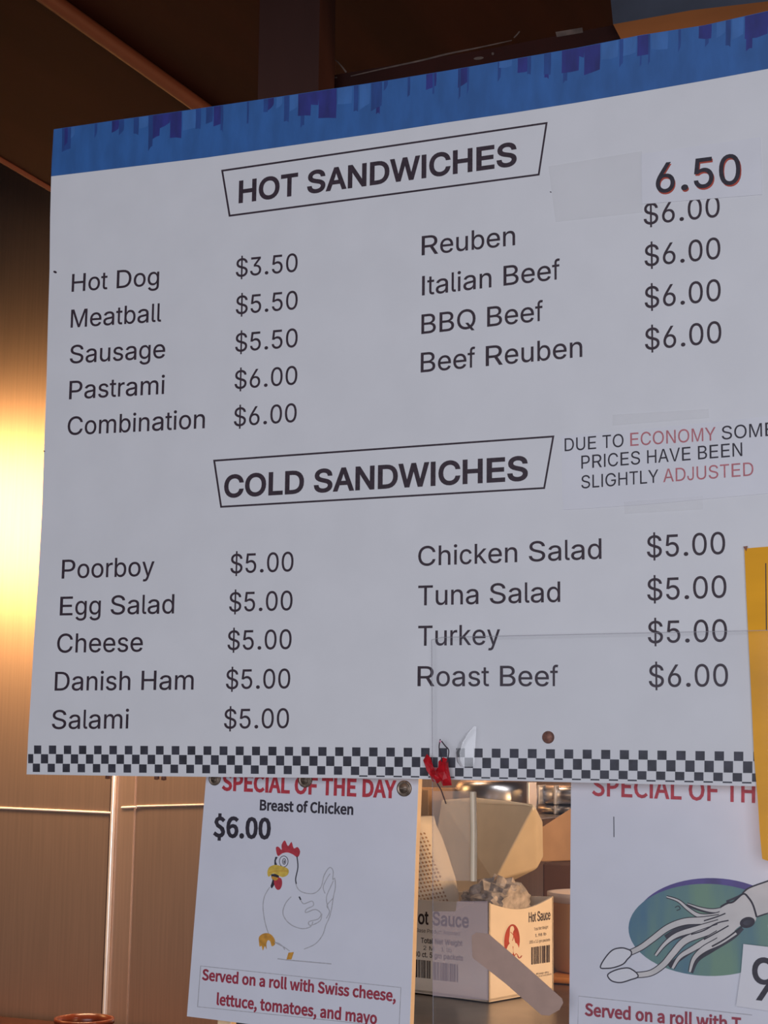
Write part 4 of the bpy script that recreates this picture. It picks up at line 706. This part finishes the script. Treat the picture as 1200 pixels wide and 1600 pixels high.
a.ellipse(900+1072/4, 1360+325/4, 12, 8.4, 4, -0.25, 28); a.ellipse(900+1072/4, 1360+326/4, 6.5, 4.2, 3, -0.25, 20)
a.stroke(g([(620,232),(640,222),(652,240),(630,250)]), 1.2, 4, 3)
a.mb.build('printed_squid', [M_CREAM, M_PURP, M_GREEN, M_CHECK, M_INKP, M_PAPER], ss)
c = P(1230, 1580, QY-0.002)
ps = thing('number_slip', 'small white slip with a dark numeral stuck on the squid sign', 'paper slip', (c.x, QY-0.002, c.z))
sheet('paper', [(1161.5, 1475), (1290, 1490), (1284, 1592), (1150, 1572), (1158, 1517)], QY-0.0045, 0.0004, M_PAPER, ps)
lettering('numeral', '9', (1174, 1561), (1212, 1565.5), 66, M_INKP, ps, Y=QY-0.0046, bold=0.012)

# ------------------------------------------------------------------ clear plastic in front of the lower right of the board
KY = -0.009
c = P(930, 1650, KY)
pl = thing('plastic_sheet', 'clear plastic sheet hanging over the lower right of the menu board', 'plastic sheet', (c.x, KY, c.z))
sheet('film', [(674, 1000), (690, 996), (780, 994), (960, 990), (1175, 985.5), (1320, 981), (1330, 1690), (676, 1660), (675.5, 1300)], KY, 0.0005, M_PLAS, pl)
a = Art(KY-0.0008); a.stroke([(674, 1000), (690, 996), (780, 994), (960, 990), (1175, 985.5), (1320, 981)], 1.3, 0, 0); a.stroke([(674.5, 1000), (675.5, 1150), (676, 1300), (677, 1660)], 1.4, 0, 0)
e = a.mb.build('cut_edge', clear('plastic_edge', 0.55, (0.30, 0.29, 0.32), 0.2, 0.6), pl)
# raised crease catching the light
b = MB(); vs = []; fs = []
for y, xl, xr, hh in ((1135, 740, 744.5, 0.0015), (1146, 728, 744, 0.004), (1160, 718, 743, 0.006), (1176, 712, 742, 0.007), (1190, 714, 741.5, 0.0065), (1198, 720, 740, 0.005)):
    for k in range(9):
        t = k/8; vs.append(P(xl+(xr-xl)*t, y, KY-0.001)+N*hh*(t/0.2 if t < 0.2 else (1-t)/0.8*0.95+0.05))
for i in range(5):
    for k in range(8): fs.append((i*9+k, (i+1)*9+k, (i+1)*9+k+1, i*9+k+1))
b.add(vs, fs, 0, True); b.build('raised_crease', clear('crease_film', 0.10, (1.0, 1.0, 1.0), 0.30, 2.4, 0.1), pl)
# second narrow flap with a rolled edge
c = P(715, 1375, KY-0.002)
fl = thing('plastic_flap', 'narrow hazy plastic flap with a bright rolled edge beside the hot sauce carton', 'plastic flap', (c.x, KY, c.z))
b = MB(); vs = []; fs = []; nx = 14
for j, y in enumerate((1236, 1270, 1310, 1350, 1376)):
    for i in range(nx):
        t = i/(nx-1); x = 677+72*t
        off = 0.0015+0.010*max(0, (t-0.8)/0.2)**2*1.0
        vs.append(P(x, y, KY)+N*off)
for j in range(4):
    for i in range(nx-1): fs.append((j*nx+i, (j+1)*nx+i, (j+1)*nx+i+1, j*nx+i+1))
b.add(vs, fs, 0, True); b.build('film', M_FLAP, fl)
b = MB(); b.tube([P(743, 1237, KY)+N*0.007, P(744.5, 1300, KY)+N*0.007, P(744, 1376, KY)+N*0.007], 0.0032, 12); b.build('rolled_edge', clear('rolled_plastic', 0.72, (1.0, 0.84, 0.62), 0.2, 0.6, 0.2), fl)  # cream tint stands in for lamplight coming through the edge
tb = sheet('cloudy_tape', [(676, 1424), (712, 1424), (714, 1408), (762, 1408), (763, 1470), (763, 1563), (676, 1556)], KY-0.0012, 0.0002, M_CLOUD)
tag(tb, 'cloudy lavender tape patch over the left face of the hot sauce carton', 'tape')
tp2 = sheet('packing_tape', [(737, 1462), (744, 1457), (763, 1459), (790, 1482), (840, 1526), (878, 1560), (880, 1567), (874, 1578), (858, 1587), (846, 1586), (838, 1579), (790, 1537), (738, 1496)], KY-0.0018, 0.0003, M_MASK)
tag(tp2, 'diagonal strip of matte brown tape in front of the hot sauce carton', 'tape')

# ------------------------------------------------------------------ scrap of red ribbon
c = P(685, 1228, KY-0.004)
rb = thing('red_ribbon_scrap', 'small crumpled shiny red ribbon scrap at the checkered edge', 'ribbon', (c.x, KY-0.004, c.z))
def crumple(name, pts, bulge, m, parent, Y, seed, inner=5):
    rnd = random.Random(seed); cx = sum(p[0] for p in pts)/len(pts); cy = sum(p[1] for p in pts)/len(pts)
    ring = []; n = len(pts); vs = [P(x, y, Y) for x, y in pts]
    mid = [P(cx+(x-cx)*0.55+rnd.uniform(-1.5, 1.5), cy+(y-cy)*0.55+rnd.uniform(-1.5, 1.5), Y)+N*bulge*rnd.uniform(0.3, 1.2) for x, y in pts]
    cen = P(cx, cy, Y)+N*bulge*rnd.uniform(0.5, 1); bk = P(cx, cy, Y)-N*bulge*0.3
    V = vs+mid+[cen, bk]; F = []
    for i in range(n):
        j = (i+1) % n; F += [(i, j, n+i), (j, n+j, n+i), (n+i, n+j, 2*n), (j, i, 2*n+1)]
    b = MB(); b.add(V, F); o = b.build(name, m, parent)
    bm = bmesh.new(); bm.from_mesh(o.data); bmesh.ops.recalc_face_normals(bm, faces=bm.faces); bm.to_mesh(o.data); bm.free(); return o
crumple('ribbon_loop', [(661,1188),(667,1178),(673,1184),(677,1198),(684,1203),(683,1222),(676,1221),(668,1206)], 0.005, M_RIB, rb, KY-0.004, 3)
crumple('ribbon_loop', [(685,1190),(692,1183),(700,1186),(701,1200),(704,1215),(706,1227),(692,1228),(684,1212)], 0.005, M_RIB, rb, KY-0.004, 8)
crumple('ribbon_knot', [(674,1200),(684,1199),(690,1206),(691,1218),(683,1225),(673,1216)], 0.007, M_RIB, rb, KY-0.005, 5)
b = MB()
for L in ([(688,1155),(686,1168),(689,1178),(690,1190)], [(690,1158),(696,1166),(701,1172),(700,1184),(698,1192)], [(683,1224),(689,1234),(693,1245),(697,1256)]):
    b.tube([P(x, y, KY-0.006) for x, y in smooth_line(L, 4)], 0.0006, 6)
b.build('dark_thread', M_INK, rb)
b = MB(); b.lathe(P(688, 1158.5, KY-0.006), [(0, -0.0016), (0.0013, 0), (0, 0.0016)], 10); b.build('glint_bead', mat('pink_glint', (0.8, 0.35, 0.5), 0.2), rb)  # pinkish glint built as a small solid and coloured pink

# ------------------------------------------------------------------ steel shelf and what stands on it
BY = 0.55
E0 = P(764, 1566, BY); E1 = P(763, 1411, BY)
sz = E0.z-0.0006
b = MB(); b.box((-0.33, 0.31, sz-0.035), (0.62, 1.30, sz-0.001)); 
sh = b.build('steel_shelf', M_SHELF, bevel=0.004); tag(sh, 'steel shelf the hot sauce carton stands on', 'shelf')
for x, y in ((-0.31, 1.26), (0.55, 1.26), (-0.31, 0.34), (0.55, 0.34)):
    b = MB(); b.box((x, y, 0), (x+0.03, y+0.03, sz-0.0345)); b.build('leg', M_SHELF, sh)
YA = math.radians(17)
LD = Vector((-math.cos(YA), math.sin(YA), 0)); RD = Vector((math.sin(YA), math.cos(YA), 0))
nl = Vector((-math.sin(YA), -math.cos(YA), 0)); nr = Vector((math.cos(YA), -math.sin(YA), 0))
FL = (E0, nl); FR = (E0, nr)
er = PP(865, 1545, *FR); Wr = (er-E0).dot(RD); Hh = E1.z-E0.z; Wl = 0.235
hb = thing('hot_sauce_carton', 'open white hot sauce carton with barcodes and red oval logo', 'carton', E0+LD*Wl/2+RD*Wr/2)
def wall(a0, a1, ntop, n, th=0.003, dip=0.0, name='side_panel'):
    fr = [a0, a1]; k = 12
    for i in range(k+1):
        t = i/k; q = a1.lerp(a0, t); fr.append(q+Z*(Hh-dip*math.sin(math.pi*min(1, t*1.0))))
    b = MB(); b.slab(fr, th, n); return b.build(name, M_CARD, hb)
wall(E0+LD*Wl, E0, None, nl, dip=0.003); wall(E0, E0+RD*Wr, None, nr, dip=0.012)
wall(E0+RD*Wr+LD*Wl, E0+LD*Wl, None, -nr, dip=0.004); wall(E0+RD*Wr, E0+RD*Wr+LD*Wl, None, -nl, dip=0.004)
b = MB(); q = [E0+Z*0.004, E0+RD*Wr+Z*0.004, E0+RD*Wr+LD*Wl+Z*0.004, E0+LD*Wl+Z*0.004]; b.slab([v for v in q], 0.003, Z); b.build('bottom_panel', M_CARD, hb)
def lb(name, t, p, q, cap, plane, bold=0.0, m=M_BOXINK): lettering(name, t, p, q, cap, m, hb, 's', bold, lift=0.0006, up=Z, plane=plane)
lb('carton_title', 'Hot Sauce', (640, 1442), (733, 1449.5), 20.5, FL, 0.035)
lb('carton_small_text', 'Base Product Assorted', (651, 1456), (719, 1462), 6, FL)
lb('carton_small_text', 'Total Net Weight', (658, 1473), (723, 1478), 8, FL, 0.03)
lb('carton_small_text', '2 M   1 lb', (662, 1484), (706, 1488), 6.5, FL)
lb('carton_small_text', '80 ct. 5 gm packets', (648, 1494), (724, 1501), 8, FL, 0.03)
lb('carton_title', 'Hot Sauce', (826, 1441), (859.5, 1436.5), 15, FR, 0.015)
lb('carton_small_text', 'Total Net Weight', (834, 1454), (856, 1450.5), 4.5, FR)
lb('carton_small_text', '1.98 lb', (836, 1464), (853, 1461), 4.5, FR)
lb('carton_small_text', '200 x 3.5 gm packets', (827, 1474.5), (859, 1470), 4.5, FR)
lb('carton_small_text', 'Keep dry', (838, 1523), (857, 1520), 3, FR); lb('carton_small_text', 'Store in a cool place', (833, 1528), (861, 1523), 3, FR)
def barcode(x0, x1, ya, yb, slope, plane, seed):
    rnd = random.Random(seed); b = MB(); x = x0; n = plane[1]
    while x < x1-1:
        w = rnd.choice((0.7, 0.9, 1.4, 2.0)); w = min(w, x1-x); dy = slope*(x-x0)
        q = [(x, ya+dy), (x+w, ya+dy), (x+w, yb+dy), (x, yb+dy)]
        b.slab([PP(u, v, *plane)+n*0.0006 for u, v in q], 0.0004, n); x += w+rnd.choice((0.8, 1.0, 1.6))
    b.build('barcode', M_BOXINK, hb)
barcode(640, 673, 1498, 1526, 0.10, FL, 4); barcode(677, 717, 1503, 1531, 0.10, FL, 7); barcode(830, 859, 1480, 1507, -0.13, FR, 9)
class ArtP(Art):
    def __init__(s, plane): Art.__init__(s, 0); s.plane = plane
    def q(s, p, lift): return PP(p[0], p[1], *s.plane)+s.plane[1]*(lift+0.0004)
a = ArtP(FR)
a.ellipse(799.5, 1470, 13.2, 28, 1, 0.05, 40); a.ellipse(799.5, 1470.5, 12.2, 26.5, 0, 0.05, 40)
a.fill([(797,1449),(801,1447),(803,1452),(801,1458),(804,1470),(806,1480),(800,1478),(795,1472),(796,1460)], 1, 3)
a.fill([(790,1492),(793,1478),(799,1474),(801,1490)], 1, 3); a.fill([(803,1492),(802,1476),(807,1474),(811,1484),(812,1493)], 1, 3)
a.stroke([(797, 1456), (802, 1462), (800, 1470)], 1.0, 0, 3)
a.stroke([(790,1496),(796,1490),(800,1497),(806,1490),(811,1497),(815,1493)], 1.4, 0, 3)
a.mb.build('oval_logo', [M_LOGO, M_CARD], hb)
# loose crumpled film in the open carton
bm = bmesh.new(); bmesh.ops.create_icosphere(bm, subdivisions=4, radius=1.0)
for v in bm.verts:
    p = v.co.copy(); c = p*2.6+Vector((4, 1, 7)); dd = noise.voronoi(c)[0]
    d = 0.40*(dd[1]-dd[0])-0.2*dd[0]+0.22*noise.noise(p*5)+0.14*noise.noise(p*11)
    v.co = p*(0.84+0.55*d)
    v.co.x *= 0.062; v.co.y *= 0.050; v.co.z *= 0.040*(1.0 - 0.30*max(0, v.co.x/0.062))
me = bpy.data.meshes.new('crumpled_film'); bm.to_mesh(me); bm.free()
cfo = E0+RD*0.070+LD*0.036+Z*(Hh-0.008)
for v in me.vertices:                                # it is pressed against the carton's walls
    w = cfo+RD*v.co.y-LD*v.co.x+Z*v.co.z
    al, ar = (w-E0).dot(LD), (w-E0).dot(RD)
    w += LD*(max(al, 0.006)-al)+RD*(min(max(ar, 0.006), Wr-0.006)-ar)
    v.co = w-cfo
cf = link('crumpled_film', me, None, [M_BAG]); cf.location = cfo
tag(cf, 'crumpled grey plastic film sticking out of the hot sauce carton', 'plastic film')

def hull(name, pts, m, parent=None, bevel=0.0):
    bm = bmesh.new()
    for p in pts: bm.verts.new(p)
    r = bmesh.ops.convex_hull(bm, input=bm.verts)
    bmesh.ops.delete(bm, geom=[v for v in bm.verts if not v.link_faces], context='VERTS')
    bmesh.ops.recalc_face_normals(bm, faces=bm.faces)
    me = bpy.data.meshes.new(name); bm.to_mesh(me); bm.free(); o = link(name, me, parent, [m])
    if bevel:
        md = o.modifiers.new('bevel', 'BEVEL'); md.width = bevel; md.segments = 3; md.limit_method = 'ANGLE'; md.angle_limit = math.radians(20)
    return o
gy = 0.92
pk = hull('cream_package', [P(835, 1257, gy), P(772, 1377, gy), P(848, 1283, gy+0.05), P(849, 1340, gy+0.06), P(840, 1357, gy+0.05),
      P(740, 1246, gy+0.10), P(690, 1250, gy+0.14), P(668, 1390, gy+0.14), P(800, 1252, gy+0.17), P(700, 1250, gy+0.22),
      P(712, 1404, gy+0.06), P(744, 1404, gy+0.03), P(740, 1402, gy+0.10)], M_PACK, bevel=0.003)
tag(pk, 'tilted cream paper package standing behind the hot sauce carton', 'package')
b = MB(); q = P(700, 1405.5, gy+0.03); b.box((q.x-0.012, gy+0.015, sz), (q.x+0.055, gy+0.12, P(730, 1405, gy+0.05).z)); pc0 = b.build('plain_carton', M_KRAFT, bevel=0.002)
tag(pc0, 'plain kraft carton under the tilted cream package', 'carton')
# perforated paper carton leaning at the left
ry = 0.614
pc = thing('perforated_carton', 'white paper carton dotted with small brown holes beside the chicken sign', 'carton', Vector((P(670, 1500, ry).x, ry+0.03, E0.z+0.006)))
prof = [(1276, 655, 672), (1290, 651, 676), (1310, 651, 686), (1340, 650, 697), (1370, 649, 707), (1400, 647, 713), (1425, 645, 714), (1470, 644, 713)]
b = MB(); vs = []; fs = []; nn = 22
for j, (y, x0, x1) in enumerate(prof):
    cxp = (x0-26+x1)/2; rx = (x1-(x0-26))/2
    for k in range(nn):
        an = 2*math.pi*k/nn; sq = 0.75
        cx_, sx_ = math.cos(an), math.sin(an)
        cx_ = math.copysign(abs(cx_)**sq, cx_); sx_ = math.copysign(abs(sx_)**sq, sx_)
        q = P(cxp+rx*cx_, y, ry+0.04); q.y += 0.034*sx_; vs.append(q)
zb = E0.z+0.006
for j in range(len(prof)-1):
    for k in range(nn):
        k2 = (k+1) % nn; fs.append((j*nn+k, j*nn+k2, (j+1)*nn+k2, (j+1)*nn+k))
vs += [Vector((v.x, v.y, zb)) for v in vs[-nn:]]
j = len(prof)-1
for k in range(nn):
    k2 = (k+1) % nn; fs.append((j*nn+k, j*nn+k2, (j+1)*nn+k2, (j+1)*nn+k))
fs.append(tuple(range(nn))); fs.append(tuple((j+1)*nn+k for k in range(nn))[::-1])
b.add(vs, fs, 0, True); o = b.build('body', M_CARD, pc)
bm = bmesh.new(); bm.from_mesh(o.data); bmesh.ops.recalc_face_normals(bm, faces=bm.faces); bm.to_mesh(o.data)
from mathutils.bvhtree import BVHTree
tree = BVHTree.FromBMesh(bm); bm.free()
b = MB()
for i in range(11):
    for j2 in range(19):
        x = 652.5+i*5.4+(j2 % 2)*2.7; y = 1304+j2*6.4-i*0.8
        lim = 664+(y-1298)*0.33
        if x > lim: continue
        d = ray(x, y).normalized(); h_, n_, _, _ = tree.ray_cast(CAM, d)
        if h_ is None: continue
        n_ = n_ if n_.dot(d) < 0 else -n_
        e1 = n_.orthogonal().normalized(); e2 = n_.cross(e1); k = 0.0013
        b.add([h_+n_*0.0004+e1*k*math.cos(t)+e2*k*1.35*math.sin(t) for t in [2*math.pi*q/8 for q in range(8)]], [tuple(range(8))])
b.build('perforations', M_KRAFT, pc)
# kraft carton further back at the left
b = MB(); lo = P(590, 1420, 1.10); hi = P(684, 1233, 1.10)
b.box((lo.x, 1.06, sz), (hi.x, 1.22, hi.z)); kc = b.build('kraft_carton', M_KRAFT, bevel=0.002)
tag(kc, 'brown kraft carton behind the perforated white carton', 'carton')
# brown carton right, tan tub on an orange tray
usz = P(800, 1284, 1.0).z
tb_ = thing('tan_tub', 'tan round tub with a pale rim right of the hot sauce carton', 'tub', Vector((P(925, 1515, 0.85).x, 0.85, P(925, 1517, 0.85).z)))
k = 62/2591*2.5; base = P(925, 1517, 0.85); hh = P(925, 1394, 0.85).z-base.z-0.001
base = base+Z*0.001
b = MB(); b.lathe(base, [(k*0.86, 0), (k*0.9, 0.004), (k, hh*0.85), (k, hh*0.9)], 40); b.build('bowl', M_TUB, tb_)
b = MB(); b.lathe(base, [(k*1.0, hh*0.88), (k*1.06, hh*0.9), (k*1.06, hh), (k*0.98, hh), (k*0.95, hh*0.9)], 40); b.build('rim', M_TUBR, tb_)
b = MB(); q0 = P(868, 1545, 0.85); b.box((P(862, 1500, 0.80).x, 0.76, sz), (P(862, 1500, 0.80).x+0.20, 0.98, base.z-0.001)); tr = b.build('orange_tray', M_TRAY, bevel=0.004)
tag(tr, 'low orange tray under the tan tub', 'tray')
# small wall shelf with steel pans above, brown carton under it
b = MB(); x0 = P(742, 1284, 1.05).x; b.box((x0, 1.14, usz-0.004), (P(835, 1284, 1.14).x, 1.595, usz)); b.box((P(835, 1284, 1.14).x-0.01, 1.32, usz-0.004), (0.75, 1.595, usz)); us = b.build('wall_shelf', M_SHELF, bevel=0.002); tag(us, 'narrow steel wall shelf carrying the shiny pans', 'shelf')
cy0 = 1.00; zl = P(870, 1346, cy0+0.03).z
fq = [P(845, 1293, cy0), P(905, 1254, cy0+0.07), P(905, 1330, cy0+0.07), P(842, 1349, cy0)]
fq[2].z = fq[3].z = zl
b = MB(); b.prism(fq, [p+Vector((0.10, 0.22, 0)) for p in fq]); bc = b.build('brown_carton', M_KRAFT, bevel=0.002)
tag(bc, 'brown carton below the stacked pans beside the squid sign', 'carton')
b = MB(); b.box((fq[0].x+0.006, cy0-0.01, sz), (fq[0].x+0.30, cy0+0.29, zl-0.0005)); kc2 = b.build('gap_shade_block', M_GAP, bevel=0.003); tag(kc2, 'dark brown crate standing for the shaded gap under the brown carton', 'filler')  # dark block added where there is only a shaded gap
def bowl(label, px, rpx, y0, y1, Y, zb, part_tabs=()):
    c = P(px, (y0+y1)/2, Y); k = rpx/2591*(c-CAM).dot(FW); top = P(px, y0, Y).z; h = top-zb
    t = thing('steel_pan', label, 'pan', Vector((c.x, Y, zb)), 'steel pans on the wall shelf')
    b = MB(); b.lathe((c.x, Y, zb), [(k*0.80, 0), (k*0.93, h*0.08), (k*0.99, h*0.30), (k, h*0.52), (k*0.985, h*0.70), (k*0.95, h*0.84), (k*0.90, h*0.93), (k*0.84, h*0.985), (k*0.70, h)], 56)
    b.build('pan_body', M_CHROME, t)
    for tx in part_tabs:
        q = P(tx, (y0+y1)/2, Y-k*1.02); b = MB(); b.box((q.x-0.0022, q.y-0.004, zb+h*0.02), (q.x+0.0022, q.y+k*0.5, zb+h*0.98)); b.build('clip', M_TRIM, t, bevel=0.001)
    return top
bowl('wide shiny steel pan just under the menu board above the cream package', 775, 66, 1219, 1284, 1.22, usz+0.0005, (826,))
zt = bowl('lower of two stacked shiny steel pans beside the squid sign', 905, 66, 1257, 1284, 1.42, usz+0.0005, (868,))
bowl('upper of two stacked shiny steel pans beside the squid sign', 905, 66, 1226, 1257, 1.42, zt+0.0005, (842, 868))

# red brown jar at the lower left, on a wooden counter ledge
jy = 1.0
jb = P(128, 1700, jy)
jr = 48/2591*2.75
jt = P(128, 1590, jy).z
j = thing('glazed_jar', 'red brown glazed jar whose rim shows below the steel wall trim', 'jar', (jb.x, jy, jb.z))
H_ = jt-jb.z
b = MB(); b.lathe(jb, [(jr*0.8, 0), (jr*0.98, H_*0.1), (jr*1.02, H_*0.6), (jr*0.92, H_*0.84), (jr*0.92, H_*0.9), (jr, H_*0.93), (jr*1.02, H_*0.97), (jr, H_), (jr*0.9, H_), (jr*0.86, H_*0.9), (jr*0.86, H_*0.2)], 40); b.build('body', M_JAR, j)
b = MB(); b.lathe(jb+Z*H_*0.86, [(jr*0.855, 0), (jr*0.855, 0.003)], 40); b.build('contents', M_JARI, j)
b = MB(); b.box((jb.x-0.9, 0.8, jb.z-0.05), (jb.x+0.42, BW-0.03, jb.z-0.0005)); lg = b.build('wooden_ledge', M_WOODP, bevel=0.004)
tag(lg, 'wooden ledge carrying the red brown jar', 'ledge')
for x in (jb.x-0.85, jb.x+0.35):
    b = MB(); b.box((x, 1.2, 0), (x+0.05, 1.25, jb.z-0.0495)); b.build('leg', M_WOODP, lg)
# pale stick behind the chicken sign
sy = 0.045
b = MB(); q0 = P(342, 1480, sy); q1 = P(364, 1480, sy); zb = P(350, 1720, sy).z
b.box((q0.x, sy, zb), (q1.x, sy+0.012, q0.z)); stk = b.build('wooden_stick', M_STAKE, bevel=0.0015)
tag(stk, 'pale wooden stick end showing below the chicken sign', 'stick')
